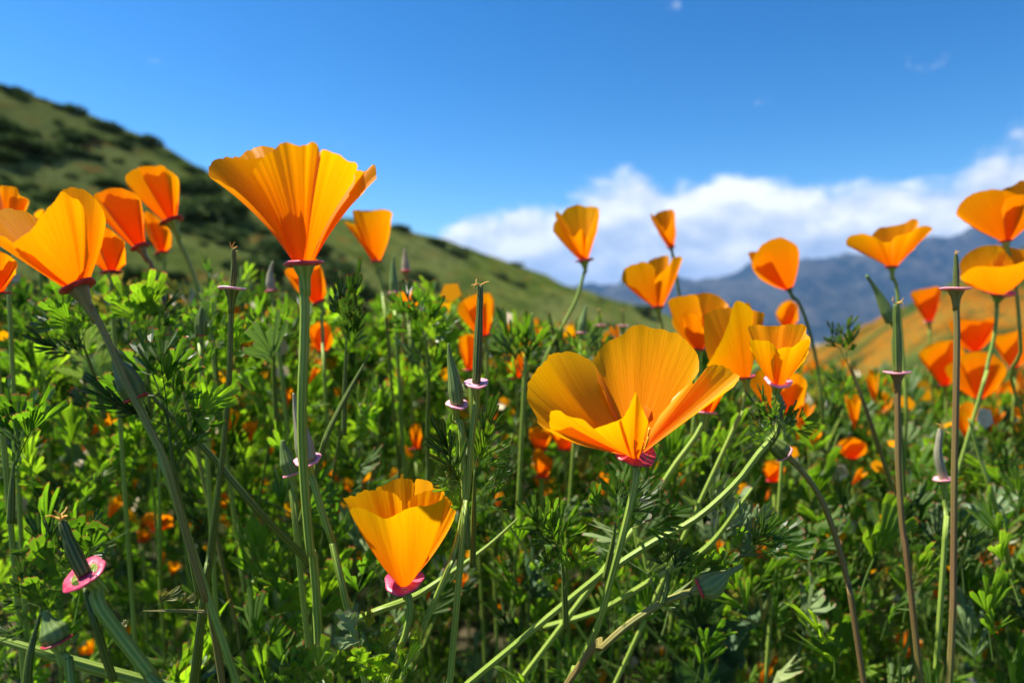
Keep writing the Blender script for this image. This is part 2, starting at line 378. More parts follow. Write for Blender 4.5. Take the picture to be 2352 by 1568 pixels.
# ------------------------------------------------------------------ shrubs on the hill
m, t = new_mat('shrub_leaves'); M['shrub'] = m
pos = t.n('ShaderNodeNewGeometry').outputs['Position']
c = t.mix(t.sm(t.noise(pos, 1.7, 4, .6), .35, .65), (.045, .075, .022), (.13, .165, .055))
dfs = t.n('ShaderNodeBsdfDiffuse', {'Color': c}); tr = t.n('ShaderNodeBsdfTranslucent', {'Color': (.04, .08, .02, 1)})
t.n('ShaderNodeOutputMaterial', {'Surface': t.n('ShaderNodeMixShader', {0: .25, 1: dfs.outputs[0], 2: tr.outputs[0]}).outputs[0]})
def shrub_mesh(seed):
    r = np.random.default_rng(seed); V = []; Fc = []
    lobes = [(r.uniform(-.6, .6), r.uniform(-.6, .6), r.uniform(.15, .5), r.uniform(.3, .6)) for _ in range(8)]
    for _ in range(900):
        lx, ly, lz, lr = lobes[r.integers(len(lobes))]
        d = r.normal(size=3); d /= np.linalg.norm(d); q = np.array([lx, ly, lz]) + d * lr * r.uniform(.75, 1.05)
        if q[2] < -.05: q[2] = abs(q[2]) * .5
        a = r.normal(size=3) * .085; b = r.normal(size=3) * .085; k = len(V)
        V += [q - a, q + b, q + a, q - b]; Fc.append((k, k + 1, k + 2, k + 3))
    me = bpy.data.meshes.new('shrub'); me.from_pydata([tuple(v) for v in V], [], Fc); me.materials.append(M['shrub']); return me
smeshes = [shrub_mesh(i) for i in range(5)]
def shrub(x, y, h, s, lab, grp='shrubs on the green hillside', sz=.8):
    o = bpy.data.objects.new('shrub', random.choice(smeshes)); o.location = (x, y, h - .1 * s)
    o.scale = (s * random.uniform(.9, 1.5), s * random.uniform(.9, 1.3), s * random.uniform(.6, 1.0) * sz * 1.2)
    o.rotation_euler = (0, 0, random.uniform(0, 6.28)); col.objects.link(o)
    return tag(o, lab, 'shrub', grp)
def ray_hill(px, py, hf=hill_h, d0=14, d1=240):
    prev = None; d = d0
    while d < d1:
        p = P(px, py, d)
        if p.z < hf(p.x, p.y): return p
        d += 1.0 + d * .004
    return None
# big ones one can point to, placed where the photo shows them
for (px, py, s, lab) in [
    (30, 345, 3.6, 'dark rounded shrub on the hill at the far left edge of the picture'),
    (95, 365, 2.4, 'dark shrub just right of the darkest bush at the hill\'s left edge'),
    (35, 225, 2.2, 'dark bush on the skyline at the top left end of the hill'),
    (330, 340, 2.6, 'dark bush on the skyline above the tall left poppy pair'),
    (250, 300, 2.4, 'broad dark bush on the upper hill skyline'),
    (160, 265, 2.6, 'long dark bush below the skyline high on the left hill'),
    (430, 395, 1.9, 'small skyline bush just left of the big funnel poppy'),
    (450, 510, 3.8, 'dark shrub mass right of the leaning poppy pair'),
    (510, 560, 3.4, 'dark shrub behind the first bare seed pod'),
    (590, 640, 3.6, 'dark shrub low on the hill left of the big funnel poppy stem'),
    (640, 600, 3.2, 'dark grey green shrub behind the pinkish left bud'),
    (790, 700, 3.3, 'dark shrub right of the big funnel poppy stem'),
    (770, 640, 3.0, 'grey green shrub between the funnel poppy and the split poppy'),
    (960, 650, 3.4, 'dark shrub low on the hill right of the two slim buds'),
    (910, 520, 2.6, 'dark bush on the skyline beside the small split poppy'),
    (1000, 560, 2.4, 'bush on the ridge where the clouds begin'),
    (1150, 640, 2.6, 'dark bush on the descending ridge under the left end of the clouds'),
    (1050, 590, 2.6, 'round bush just under the ridge left of the clouds'),
    (1190, 660, 2.0, 'small dark bush low on the descending ridge'),
    (1470, 720, 3.0, 'dark bush near the foot of the hill left of the poppy cluster')]:
    p = ray_hill(px, py)
    if p is None:
        for k in range(60):
            p = ray_hill(px, py + 3 * k)
            if p is not None: break
    if p is not None: shrub(p.x, p.y, hill_h(p.x, p.y), s * (p.y / 90) ** .5 * .62, lab)
cnt = 0
for _ in range(4000):
    px = random.uniform(-200, 1650); py = random.uniform(200, 900)
    p = ray_hill(px, py)
    if p is None: continue
    dens = fbm(p.x * .7 + p.y * .5, p.y - p.x * .8, .045, 3, 5)
    if dens < .02 + random.uniform(-.30, .25): continue
    shrub(p.x, p.y, hill_h(p.x, p.y), random.choice([.3, .35, .45, .6, .8, 1.0]) * (.75 + dens), 'one of many grey green shrubs scattered over the blurred hillside', 'scattered hillside shrubs', .7)
    cnt += 1
    if cnt >= 270: break
for (x, y) in [(27, 62), (31, 55), (44, 50), (36, 50), (21, 60), (50, 47)]:
    shrub(x, y, slope_h(x, y), random.uniform(.4, .8), 'one of a few low green bushes on the orange slope at right', 'bushes on the orange slope')

# ------------------------------------------------------------------ leaves
def leaflet(nf, spread, L, wd, rv, tipn, r):
    """fan of finger lobes in the XY plane pointing +Y; returns V, tris, uv"""
    V = [(0, 0, 0)]; T = []; U = [(0, 0)]
    ang = [(-spread / 2 + spread * (i + .5) / nf) * (1 + r.uniform(-.06, .06)) for i in range(nf)]
    ls = [L * (1 - .28 * abs(a / (spread / 2 + .01)) ** 1.5) * r.uniform(.70, 1.08) for a in ang]
    bounds = [ang[0] - spread / nf * .45] + [(ang[i] + ang[i + 1]) / 2 for i in range(nf - 1)] + [ang[-1] + spread / nf * .45]
    vi = []
    for k, b in enumerate(bounds):
        rr = rv * L * (.75 if k in (0, nf) else r.uniform(.85, 1.15)); vi.append(len(V))
        V.append((rr * math.sin(b), rr * math.cos(b), .012 * L)); U.append((.3, rr / L * .8))
    for i, a in enumerate(ang):
        l = ls[i]; dx, dy = math.sin(a), math.cos(a); nx, ny = dy, -dx
        z = r.uniform(-.16, .24) * L; wf = wd * L * r.uniform(.85, 1.15)
        c0 = len(V); V.append((dx * rv * L, dy * rv * L, -.03 * L)); U.append((.5, rv * .8))
        c1 = len(V); V.append((dx * l * .82, dy * l * .82, z * .7 - .02 * L)); U.append((.5, .8))
        ring = []
        for q in range(tipn):
            f = q / (tipn - 1); th = math.pi * f
            ox = -math.cos(th) * wf * .5; oy = math.sin(th) ** .7 * wf * .42 - (0 if 0 < q < tipn - 1 else l * .14)
            if tipn > 4 and q % 2 == 1: oy += wf * (.16 if tipn > 8 else .10)
            yy = l - wf * .42 + oy
            ring.append(len(V)); V.append((dx * yy + nx * ox, dy * yy + ny * ox, z * (yy / l) ** 2)); U.append((.5 + ox, min(1, yy / l)))
        T += [(0, vi[i], c0), (0, c0, vi[i + 1]), (vi[i], ring[0], c0), (ring[0], c1, c0), (c0, c1, ring[-1]), (c0, ring[-1], vi[i + 1])]
        for q in range(tipn - 1): T.append((c1, ring[q], ring[q + 1]))
    return np.array(V), np.array(T), np.array(U)
def ribbon(a, b, w0, w1, bend=0):
    a = np.array(a, float); b = np.array(b, float); d = b - a; d /= np.linalg.norm(d) + 1e-9
    s1 = np.cross(d, [0, 0, 1.0]); s1 /= np.linalg.norm(s1) + 1e-9; s2 = np.cross(d, s1)
    V = []
    for p_, w_ in ((a, w0), ((a + b) / 2 + s2 * bend, (w0 + w1) / 2), (b, w1)):
        for k in range(3):
            th = 2.094 * k; V.append(p_ + w_ * (math.cos(th) * s1 + math.sin(th) * s2))
    T = []
    for j in range(2):
        for k in range(3):
            k2 = (k + 1) % 3; T += [(3 * j + k, 3 * j + k2, 3 * j + 3 + k2), (3 * j + k, 3 * j + 3 + k2, 3 * j + 3 + k)]
    return np.array(V), np.array(T), np.tile([.5, .4], (9, 1))
def rotm(ax, an): return np.array(Matrix.Rotation(an, 3, ax))
def join(parts):
    V = []; T = []; U = []; o = 0
    for v, t_, u in parts: V.append(v); T.append(t_ + o); U.append(u); o += len(v)
    return np.vstack(V), np.vstack(T), np.vstack(U)
def leaf_geo(kind, seed, tipn=5):
    """unit-length divided poppy leaf, base at origin, growing along +Y, face +Z"""
    r = np.random.default_rng(seed); parts = []
    def add(at, yaw, roll, tilt, L, nf, spread, wd, rv):
        v, t_, u = leaflet(nf, spread, L, wd, rv, tipn, r)
        R = rotm('Z', -yaw) @ rotm('X', tilt) @ rotm('Y', roll)
        parts.append((v @ R.T + np.array(at), t_, u))
    if kind == 'fan':
        parts.append(ribbon((0, 0, 0), (0, .42, .02), .009, .008, .02))
        add((0, .42, .02), 0, 0, .1, .58, int(r.integers(4, 6)), 1.1, .16, .42)
        add((0, .36, .01), -.85, .4, .2, .40, 3, .8, .24, .5); 
        if seed % 2: add((0, .30, .01), .9, -.4, .2, .36, 3, .8, .24, .5)
    elif kind == 'broad':
        parts.append(ribbon((0, 0, 0), (0, .38, .02), .009, .008, .02))
        add((0, .38, .02), 0, 0, .1, .62, int(r.integers(3, 5)), 1.0, .25, .58)
        add((0, .26, .01), -.85, .4, .2, .46, 3, .75, .30, .55)
        add((0, .22, .01), .90, -.4, .2, .44, 3, .75, .30, .55)
    elif kind == 'compound':
        parts.append(ribbon((0, 0, 0), (0, .62, .03), .009, .006, .03))
        add((0, .62, .03), r.uniform(-.2, .2), 0, .2, .42, int(r.integers(3, 5)), .8, .15, .30)
        for yy, sc_ in ((.28, 1.0), (.48, .85)):
            for sg in (-1, 1):
                yaw = sg * r.uniform(.6, 1.0); q = .13 * sc_; e = (q * math.sin(yaw), yy + q * math.cos(yaw), .03)
                parts.append(ribbon((0, yy, .02), e, .006, .005)); add(e, yaw * .8, sg * r.uniform(-.5, .9), r.uniform(-.1, .5), .40 * sc_, int(r.integers(3, 5)), .9, .13, .28)
    elif kind == 'narrow':
        parts.append(ribbon((0, 0, 0), (0, .55, .03), .008, .005, .03))
        add((0, .5, .03), 0, 0, .15, .5, 3, .62, .14, .22)
        for yy in (.24, .42):
            for sg in (-1, 1):
                add((0, yy, .02), sg * r.uniform(.35, .7), sg * r.uniform(-.4, .8), r.uniform(0, .5), .43, int(r.integers(2, 4)), .60, .115, .22)
    elif kind == 'cheap':
        for _ in range(4): add((0, .05, 0), r.uniform(-1.0, 1.0), r.uniform(-1, 1), r.uniform(-.6, 1.0), r.uniform(.6, 1), 3, .8, .16, .3)
    V, T, U = join(parts); V = V.copy()
    V[:, 2] += r.uniform(-.25, .30) * V[:, 1] ** 2 - .25 * V[:, 0] ** 2 + .02 * np.sin(V[:, 1] * 14 + seed)
    return V, T, U
GEO = {k: [leaf_geo(k, s + 10 * i, tn) for s in range(6)] for i, (k, tn) in enumerate((('fan', 9), ('compound', 5), ('narrow', 4), ('cheap', 3), ('broad', 11)))}
def geo_mesh(kind, i, mat):
    V, T, U = GEO[kind][i]; U = U + np.array([7 + i, 0]); o = mk('leaf', V, T, mat, None, U, smooth=False); me = o.data; bpy.data.objects.remove(o); return me
LEAFME = {}
def leaf_me(kind, i, mat):
    k = (kind, i, mat)
    if k not in LEAFME: LEAFME[k] = geo_mesh(kind, i, M[mat])
    return LEAFME[k]
def orient(a, b, roll):
    y = (b - a); L = y.length; y.normalize()
    z = Vector((0.15, -.75, .65)); z = (z - y * z.dot(y))
    if z.length < .05: z = Vector((1, 0, 0)) - y * y.x
    z.normalize(); x = y.cross(z); R = Matrix((x, y, z)).transposed() @ Matrix.Rotation(roll, 3, 'Y')
    return R, L
def leaf_obj(a, b, kind, mat, root, roll=None, wide=1.0):
    R, L = orient(a, b, random.uniform(-.8, .8) if roll is None else roll)
    o = bpy.data.objects.new('leaf', leaf_me(kind, random.randrange(6), mat)); col.objects.link(o)
    mw = Matrix.Translation(a - root.location) @ R.to_4x4() @ Matrix.Diagonal((L * wide, L, L, 1))
    o.parent = root; o.matrix_basis = mw
    return o
def stem_obj(pts, rad, mat, root, sides=8, ridge=.0, name='stem'):
    v, f, u = tube(pts, rad, sides, None, ridge); return mk(name, v, f, M[mat], root, u, root.location)
def shoot(lab, spts, leaves, mat='leaf', smat='stem_dark', rad=.0009, group='leafy shoots in the foreground'):
    pts = [P(*q) for q in spts]
    root = empty('leafy_shoot', pts[0], lab, 'shoot', group)
    stem_obj(pts, [rad * 1.2, rad, rad * .3], smat, root, 7)
    for l in leaves:
        a = P(*l[0]); b = P(*l[1]); k = l[2] if len(l) > 2 else 'fan'; mm = l[3] if len(l) > 3 else mat
        leaf_obj(a, b, k, mm, root, random.uniform(-.45, .45), l[4] if len(l) > 4 else 1.0)
        keep_line([((l[0][0] + l[1][0]) / 2, (l[0][1] + l[1][1]) / 2), l[1][:2]], l[1][2], 14)
    return root

# ------------------------------------------------------------------ flowers
KEEP = []   # growing room: random foliage is not planted right in front of these
def keep_line(pts, d, wpx):
    for (a, b) in zip(pts[:-1], pts[1:]):
        n = max(1, int(math.hypot(a[0] - b[0], a[1] - b[1]) / 40))
        for k in range(n):
            x0, y0 = a[0] + (b[0] - a[0]) * k / n, a[1] + (b[1] - a[1]) * k / n
            x1, y1 = a[0] + (b[0] - a[0]) * (k + 1) / n, a[1] + (b[1] - a[1]) * (k + 1) / n
            KEEP.append((min(x0, x1) - wpx, min(y0, y1) - wpx, max(x0, x1) + wpx, max(y0, y1) + wpx, d))
def petal(b, ax, rim, mat, root, bulge=.15, ruf=.0012, nu=40, nv=30, seed=0, waves=5, roll=0.0, pleat=1.0):
    b = np.array(b); ax = np.array(ax)
    R = spline(rim, nu); r = np.random.default_rng(seed); ph = r.uniform(0, 6.28, 4)
    uu = np.linspace(0, 1, nu); vv = np.linspace(0, 1, nv); G = np.zeros((nv, nu, 3)); UV = np.zeros((nv, nu, 2))
    Lm = np.mean(np.linalg.norm(R - b, axis=1))
    for i in range(nu):
        w_ = R[i] - b; hgt = np.dot(w_, ax); rad = w_ - hgt * ax; rl = np.linalg.norm(rad) + 1e-9; od = rad / rl
        N1 = lambda k_, o_=0.0: mnoise.noise(Vector((uu[i] * k_ + 3.1 * seed, o_ + seed * 7.7, .5)))
        ser = 1 + .022 * N1(9) + .014 * N1(26, 3) + .010 * N1(60, 6)
        w1, w2, w3 = N1(waves * 1.1, 11) * 1.7, N1(waves * 3.0, 15) * 1.0, N1(waves * 7.0, 19) * .38 * pleat
        B0 = b + od * .0022; B1 = b + od * rl * (.5 + bulge) + ax * hgt * (.5 - bulge * .7); B2 = b + w_ * ser
        for j, v in enumerate(vv):
            p_ = (1 - v) ** 2 * B0 + 2 * v * (1 - v) * B1 + v * v * B2
            e = min(1, 6 * min(uu[i], 1 - uu[i]) + .35)
            d_ = ruf * e * (v ** 1.6 * w1 + v ** 2.6 * w2 + v ** 1.5 * w3)
            dirn = od * .8 + ax * -.2
            p_ = p_ + dirn * d_ + od * roll * Lm * max(0, v - .8) ** 2 * 8
            G[j, i] = p_; UV[j, i] = (uu[i] + seed * .37, v)
    return mk('petal', G.reshape(-1, 3), grid_faces(nu, nv), mat, root, UV.reshape(-1, 2), root.location)
def lathe(b, ax, prof, seg, wav=0.0, seed=0):
    ax = Vector(ax).normalized(); a1 = ax.orthogonal().normalized(); a2 = ax.cross(a1); V = []; U = []
    for (r_, h_) in prof:
        for k in range(seg):
            th = 2 * math.pi * k / seg; rr = r_ * (1 + wav * math.sin(3 * th + seed) + wav * .6 * math.sin(7 * th + seed * 2))
            V.append(Vector(b) + ax * (h_ + wav * r_ * .8 * math.sin(2 * th + seed)) + (a1 * math.cos(th) + a2 * math.sin(th)) * rr); U.append((k / seg, h_ * 100))
    fs = [tuple(x) for x in grid_faces(seg, len(prof), True)]
    fs.append(tuple(range(seg))[::-1]); fs.append(tuple((len(prof) - 1) * seg + k for k in range(seg)))
    return V, fs, U
def rim_disc(b, ax, R, mat, root, seed=0, cup=.15, th=.0004):
    prof = [(R * .25, -R * cup), (R * .7, -R * cup * .7 - th * .5), (R * .97, -th * .6), (R, 0), (R * .97, th * .8), (R * .65, th * .4 - R * cup * .4), (R * .3, -R * cup * .6 + th)]
    v, f, u = lathe(b, ax, prof, 32, .055, seed); return mk('rim', v, f, M[mat], root, u, root.location)
def cone(b, ax, R, r0, L, mat, root):
    prof = [(r0, -L), (r0 * 1.1, -L * .75), (R * .32, -L * .4), (R * .5, -L * .15), (R * .62, 0)]
    v, f, u = lathe(Vector(b), ax, prof, 18); return mk('receptacle', v, f, M[mat], root, u, root.location)
def ground_tail(pts, ext=True):
    """carry a stem on from its last listed point down into the soil"""
    if not ext: return pts
    a, b = pts[-2], pts[-1]; d = (b - a); d.y = abs(d.y) * .3; d.normalize()
    if d.z > -.5: d = Vector((d.x * .5, .1, -1)).normalized()
    g = ground_h(b.x, b.y); L = (b.z - g) / -d.z if b.z > g else .01
    L = max(.01, L); e = b + d * L
    return pts + [b + d * L * .5, Vector((e.x, e.y, ground_h(e.x, e.y) - .005))]
def flower(lab, base, d, petals, stem, center=None, rimR=.0042, rimmat='rim_dark', mat='petal', sr=.0011, stem_mat_='stem',
           conv=None, tiltd=0.0, res=(30, 22), name='poppy_flower', stamens=False, bulge=.12, ruf=.0009, group='orange poppies in bloom', seed=0, axis=None, cL=.007):
    """petals: list of dicts(rim=[(x,y)..], dd=(left,mid,right) metres)"""
    cv_ = conv or (lambda x, y: (x, y))
    b = P(*cv_(*base), d)
    allr = [cv_(*q) for p_ in petals for q in p_['rim']]
    cx = sum(q[0] for q in allr) / len(allr); cyy = sum(q[1] for q in allr) / len(allr)
    if center: cx, cyy = cv_(*center)
    ax = (P(cx, cyy, d + tiltd) - b).normalized()
    if axis: ax = Vector(axis).normalized()
    sp = [P(q[0], q[1], q[2] if len(q) > 2 else d) for q in stem]
    sp = ground_tail([b - ax * cL * .7] + sp)
    root = empty(name, sp[-1], lab, 'poppy', group)
    sr = sr * .86
    stem_obj(sp, [sr, sr, sr * 1.12, sr * 1.25], stem_mat_, root, 12 if d < .26 else 8, .07 if d < .26 else 0)
    cone(b, ax, rimR, sr, cL, stem_mat_, root)
    rim_disc(b + ax * .0003, ax, rimR, rimmat, root, seed)
    xs = []; ys = []
    for k, pt in enumerate(petals):
        rr = [cv_(*q) for q in pt['rim']]; n = len(rr); dl, dm, dr = pt.get('dd', (0, 0, 0)); pts = []
        for i, (x, y) in enumerate(rr):
            u = 2 * i / (n - 1) - 1 if n > 1 else 0
            e = dl if u < 0 else dr; pts.append(P(x, y, d + dm + (e - dm) * u * u)); xs.append(x); ys.append(y)
        petal(b, ax, pts, M[pt.get('mat', mat)], root, pt.get('bulge', bulge), pt.get('ruf', ruf), res[0], res[1], seed * 7 + k + 1, pt.get('waves', 4), pt.get('roll', 0), pt.get('pleat', 1.0))
    bx, by = cv_(*base)
    if seed in (1, 2, 3, 4, 10): keep_line([q[:2] for q in stem][:4], d, 9)
    KEEP.append((min(xs + [bx]) - 6, min(ys) - 6, max(xs + [bx]) + 6, max(ys + [by]) + 12, d))
    if stamens:
        V = []; Fc = []; U = []
        r = random.Random(seed)
        for k in range(16):
            th = r.uniform(0, 6.28); a1 = Vector(ax).orthogonal().normalized(); a2 = Vector(ax).cross(a1)
            od = a1 * math.cos(th) + a2 * math.sin(th); q0 = b + od * .001; q1 = b + od * r.uniform(.0015, .004) + ax * r.uniform(.007, .011)
            v, f, u = tube([q0, (q0 + q1) / 2 + od * .0006, q1], [.00018, .00015, .00035, .00035], 5, 6)
            o = len(V); V += v; Fc += [tuple(i + o for i in ff) for ff in f]; U += u
        mk('stamens', V, Fc, M['stamen'], root, U, root.location)
    return root
def Z1(x, y): return (x / 3.2826, 312.4 + y / 3.2826)
def Z2(x, y): return (441 + x / 3.2826, 294 + y / 3.2826)
def Z3(x, y): return (1176 + x / 3.2826, 385.9 + y / 3.2826)
def Z4(x, y): return (1764 + x / 3.2826, 312.4 + y / 3.2826)
def Z5(x, y): return (1176 + x / 3.2826, 698.3 + y / 3.2826)
def Z6(x, y): return (588 + x / 3.2826, 1065.8 + y / 3.2826)

# the four nearest flowers
flower('largest open poppy, bowl shaped, on the right of centre with a maroon rim below', (935, 1128), .19, [
    dict(rim=[(1000, 760), (1110, 790), (1330, 600), (1402, 520), (1412, 450), (1390, 370), (1320, 290), (1250, 235), (1180, 200), (1100, 180), (1030, 162), (960, 148), (890, 170), (830, 228), (740, 280), (680, 330), (640, 380), (606, 430), (640, 560), (700, 660)][::-1], dd=(.006, .033, .010), ruf=.0012, waves=4, bulge=.20, pleat=.8),
    dict(rim=[(300, 938), (240, 932), (190, 882), (148, 780), (125, 650), (138, 560), (200, 470), (275, 412), (292, 370), (340, 358), (450, 372), (540, 398), (606, 432), (690, 560)], dd=(-.012, -.003, .018), waves=4, ruf=.0007, bulge=.18),
    dict(rim=[(1120, 830), (1330, 602), (1400, 598), (1500, 625), (1478, 475), (1580, 458), (1640, 480), (1690, 515), (1717, 548), (1705, 590), (1650, 640), (1560, 690)], dd=(.004, .000, -.008), waves=3, ruf=.0006, bulge=.02),
    dict(rim=[(450, 925), (310, 945), (284, 890), (290, 818), (345, 808), (430, 850), (550, 880), (610, 935), (690, 915), (790, 880), (815, 868)], dd=(-.014, -.020, -.017), waves=3, ruf=.0004, bulge=.06),
    dict(rim=[(800, 880), (850, 840), (900, 740), (930, 665), (955, 715), (990, 800), (1030, 880)], dd=(-.017, -.020, -.014), waves=2, ruf=.0003, bulge=.12)],
    [(1462, 1078), (1452, 1140), (1425, 1250), (1398, 1350, .195), (1372, 1440, .20), (1325, 1540, .21), (1290, 1620, .22)], conv=Z5, center=(920, 560), axis=(-.02, -.50, .85), rimR=.0057, rimmat='rim_dark',
    res=(90, 50), stamens=True, mat='petal_gold', seed=1, sr=.00125)
flower('tall funnel shaped poppy with pleated rim against the sky, left of centre', (842, 1030), .176, [
    dict(rim=[(330, 260), (365, 216), (420, 172), (500, 142), (600, 147), (700, 170), (850, 180), (1000, 200), (1100, 240)], dd=(.012, .026, .014), bulge=-.06),
    dict(rim=[(300, 446), (180, 395), (122, 366), (116, 316), (150, 268), (230, 224), (300, 222), (370, 218), (450, 228), (540, 225), (620, 235)], dd=(-.006, .000, -.010), bulge=-.09, ruf=.0005, waves=4, roll=.01),
    dict(rim=[(1180, 520), (1215, 440), (1240, 320), (1300, 335), (1345, 310), (1388, 284), (1393, 376), (1340, 428), (1260, 520)], dd=(-.006, .010, .000), bulge=-.06, ruf=.0007, waves=4),
    dict(rim=[(455, 330), (520, 238), (600, 168), (680, 135), (740, 122), (850, 135), (910, 124), (953, 148), (967, 235), (982, 152), (1080, 182), (1150, 222), (1240, 266), (1235, 330), (1190, 440)], dd=(-.008, -.024, -.008), bulge=-.05, ruf=.00075, waves=4, pleat=2.6)],
    [(697, 640), (700, 700), (698, 800), (694, 900), (694, 1000, .178), (700, 1120, .181), (712, 1260, .186), (728, 1400, .192)], conv=Z2, center=(770, 200), rimR=.0049, rimmat='rim', res=(110, 50), seed=2, sr=.00135, cL=.008)
flower('small half open poppy at bottom centre with pink rim and curved stem', (1115, 885), .20, [
    dict(rim=[(860, 260), (905, 186), (960, 150), (1100, 112), (1170, 122), (1190, 150), (1205, 118), (1240, 114), (1350, 150), (1422, 210), (1440, 260)], dd=(.006, .017, .006), bulge=.12),
    dict(rim=[(690, 300), (670, 254), (720, 228), (850, 196), (950, 190), (1050, 224), (1094, 270), (1100, 340)], dd=(-.006, .002, .008), bulge=.10),
    dict(rim=[(1146, 330), (1150, 290), (1195, 238), (1300, 206), (1420, 206), (1462, 255), (1494, 318), (1490, 400), (1462, 470)], dd=(.004, .004, -.002), bulge=.14),
    dict(rim=[(770, 450), (706, 352), (760, 332), (850, 350), (955, 398), (1060, 362), (1150, 320), (1300, 312), (1440, 262), (1420, 380), (1385, 460)], dd=(-.008, -.017, -.008), bulge=.16, ruf=.0007)],
    [(938, 1365), (942, 1400), (930, 1460), (905, 1520), (885, 1580, .205)], conv=Z6, center=(1090, 280), axis=(-.05, -.32, .95), rimR=.0058, rimmat='rim', mat='petal_gold', res=(70, 44), seed=3, sr=.0011, cL=.006)
flower('large leaning poppy at the left edge with one petal folded inward', (590, 1145), .175, [
    dict(rim=[(-120, 700), (-90, 600), (-20, 555), (80, 547), (200, 578), (280, 615), (330, 600), (420, 560)], dd=(.004, .014, .020), bulge=.08),
    dict(rim=[(-150, 740), (-110, 640), (-60, 700), (10, 760), (120, 830), (250, 900)], dd=(-.006, -.012, -.010), bulge=.05),
    dict(rim=[(330, 700), (430, 560), (520, 470), (600, 440), (680, 480), (730, 560), (740, 700)], dd=(.014, .018, .006), bulge=.14, waves=3, ruf=.0006),
    dict(rim=[(360, 760), (400, 600), (440, 470), (462, 418), (500, 396), (560, 380), (640, 402), (710, 470), (765, 560), (782, 680), (750, 800), (715, 920)], dd=(-.002, -.004, .006), bulge=.15, ruf=.0006, waves=3),
    dict(rim=[(150, 905), (112, 850), (96, 808), (180, 755), (250, 695), (330, 590), (400, 490), (458, 425), (530, 470), (600, 488), (632, 560), (655, 720), (672, 900)], dd=(-.010, -.014, -.008), bulge=.15, ruf=.0007, waves=3)],
    [(205, 700), (242, 770), (300, 900), (345, 985), (380, 1060), (428, 1230, .177), (470, 1370, .180), (500, 1500, .184)], conv=Z1, center=(330, 640), rimR=.0044, rimmat='rim_dark', mat='petal', res=(80, 46), seed=4, stem_mat_='stem_purple', sr=.00098, cL=.010)
# flowers a little farther back, from their visible petals
def back_pair(rim, k=.92, drop=0.0):
    cx = sum(q[0] for q in rim) / len(rim); cy_ = sum(q[1] for q in rim) / len(rim)
    return [(cx + (x - cx) * k, cy_ + (y - cy_) * k + drop) for x, y in rim]
def quick(lab, base, rim, d, stem, conv=None, extra=(), th=.011, **kw):
    n_ = len(rim); i1 = int(round(n_ * .64)); i0 = n_ - i1
    inn = lambda q, f: (q[0] + (base[0] - q[0]) * f, q[1] + (base[1] - q[1]) * f)
    pts = [dict(rim=rim[:i1 + 1] + [inn(rim[i1], .22), inn(rim[i1], .5)], dd=(-.002, -th * .75, -th * .55), waves=2, ruf=.0014, bulge=.15),
           dict(rim=[inn(rim[i0 - 1], .5), inn(rim[i0 - 1], .22)] + rim[i0 - 1:], dd=(-th * .75, -th * .95, -.002), waves=2, ruf=.0014, bulge=.15), dict(rim=back_pair(rim, 1.0, 0 - 3), dd=(.002, th, .002), waves=3)]
    # side petals close the cup
    for s in (0, -1):
        q = rim[s]; r2 = rim[1] if s == 0 else rim[-2]; r3 = rim[2] if s == 0 else rim[-3]
        pts.append(dict(rim=[(r3[0], r3[1] + 4), (r2[0], r2[1] + 3), q, ((q[0] + base[0]) / 2 * .3 + q[0] * .7, (q[1] + base[1]) / 2 * .3 + q[1] * .7)], dd=(th * .3, 0, -th * .5), waves=2))
    pts += list(extra)
    return flower(lab, base, d, pts, stem, conv=conv, **kw)
flower('poppy standing alone against the clouds, its cup pinched, on a curved bright stem', (545, 700), .40, [
    dict(rim=[(350, 420), (400, 318), (440, 292), (500, 275), (560, 292), (600, 295), (655, 312), (640, 420)], dd=(.006, .016, .006), mat='petal_gold'),
    dict(rim=[(380, 560), (322, 480), (322, 430), (335, 400), (322, 342), (350, 325), (410, 400), (440, 470)], dd=(-.006, -.004, 0), mat='petal'),
    dict(rim=[(345, 350), (400, 470), (470, 520), (510, 470), (530, 460), (560, 522), (600, 430), (655, 318), (640, 480)], dd=(-.004, -.016, -.004), mat='petal_deep', bulge=.06)],
    [(1338, 640), (1325, 685), (1300, 735), (1268, 790), (1230, 880)], conv=Z3, center=(500, 330), rimR=.0055, rimmat='rim', mat='petal_deep', seed=5, sr=.0012)
flower('smallest young poppy high against the clouds on a thin stem', (1200, 600), .46, [
    dict(rim=[(1075, 380), (1085, 350), (1120, 325), (1170, 314), (1222, 320), (1222, 420)], dd=(.002, .010, .002)),
    dict(rim=[(1110, 500), (1050, 370), (1044, 345), (1075, 368), (1110, 430), (1140, 440)], dd=(-.002, -.006, -.002), mat='petal_deep'),
    dict(rim=[(1100, 440), (1150, 480), (1185, 430), (1224, 330), (1232, 520)], dd=(-.004, -.010, -.002), mat='petal_deep')],
    [(1550, 600), (1556, 650), (1563, 700), (1570, 800)], conv=Z3, center=(1150, 360), rimR=.0028, mat='petal_deep', seed=6, sr=.0011, stem_mat_='stem_dark')
flower('open poppy with a flared left petal, just below the small one in the clouds', (1105, 1050), .40, [
    dict(rim=[(1000, 760), (1020, 712), (1080, 680), (1140, 660), (1180, 662), (1182, 740), (1150, 830)], dd=(.004, .014, .004), mat='petal'),
    dict(rim=[(940, 905), (850, 870), (822, 820), (835, 780), (870, 745), (930, 718), (1010, 712), (1080, 760), (1100, 860)], dd=(-.006, -.008, -.008), mat='petal'),
    dict(rim=[(1075, 850), (1120, 790), (1180, 740), (1220, 680), (1255, 668), (1276, 688), (1235, 760), (1210, 860)], dd=(-.010, -.008, -.002), mat='petal')],
    [(1518, 730), (1520, 780), (1510, 860)], conv=Z3, center=(1080, 740), rimR=.0042, seed=7, rimmat='rim')
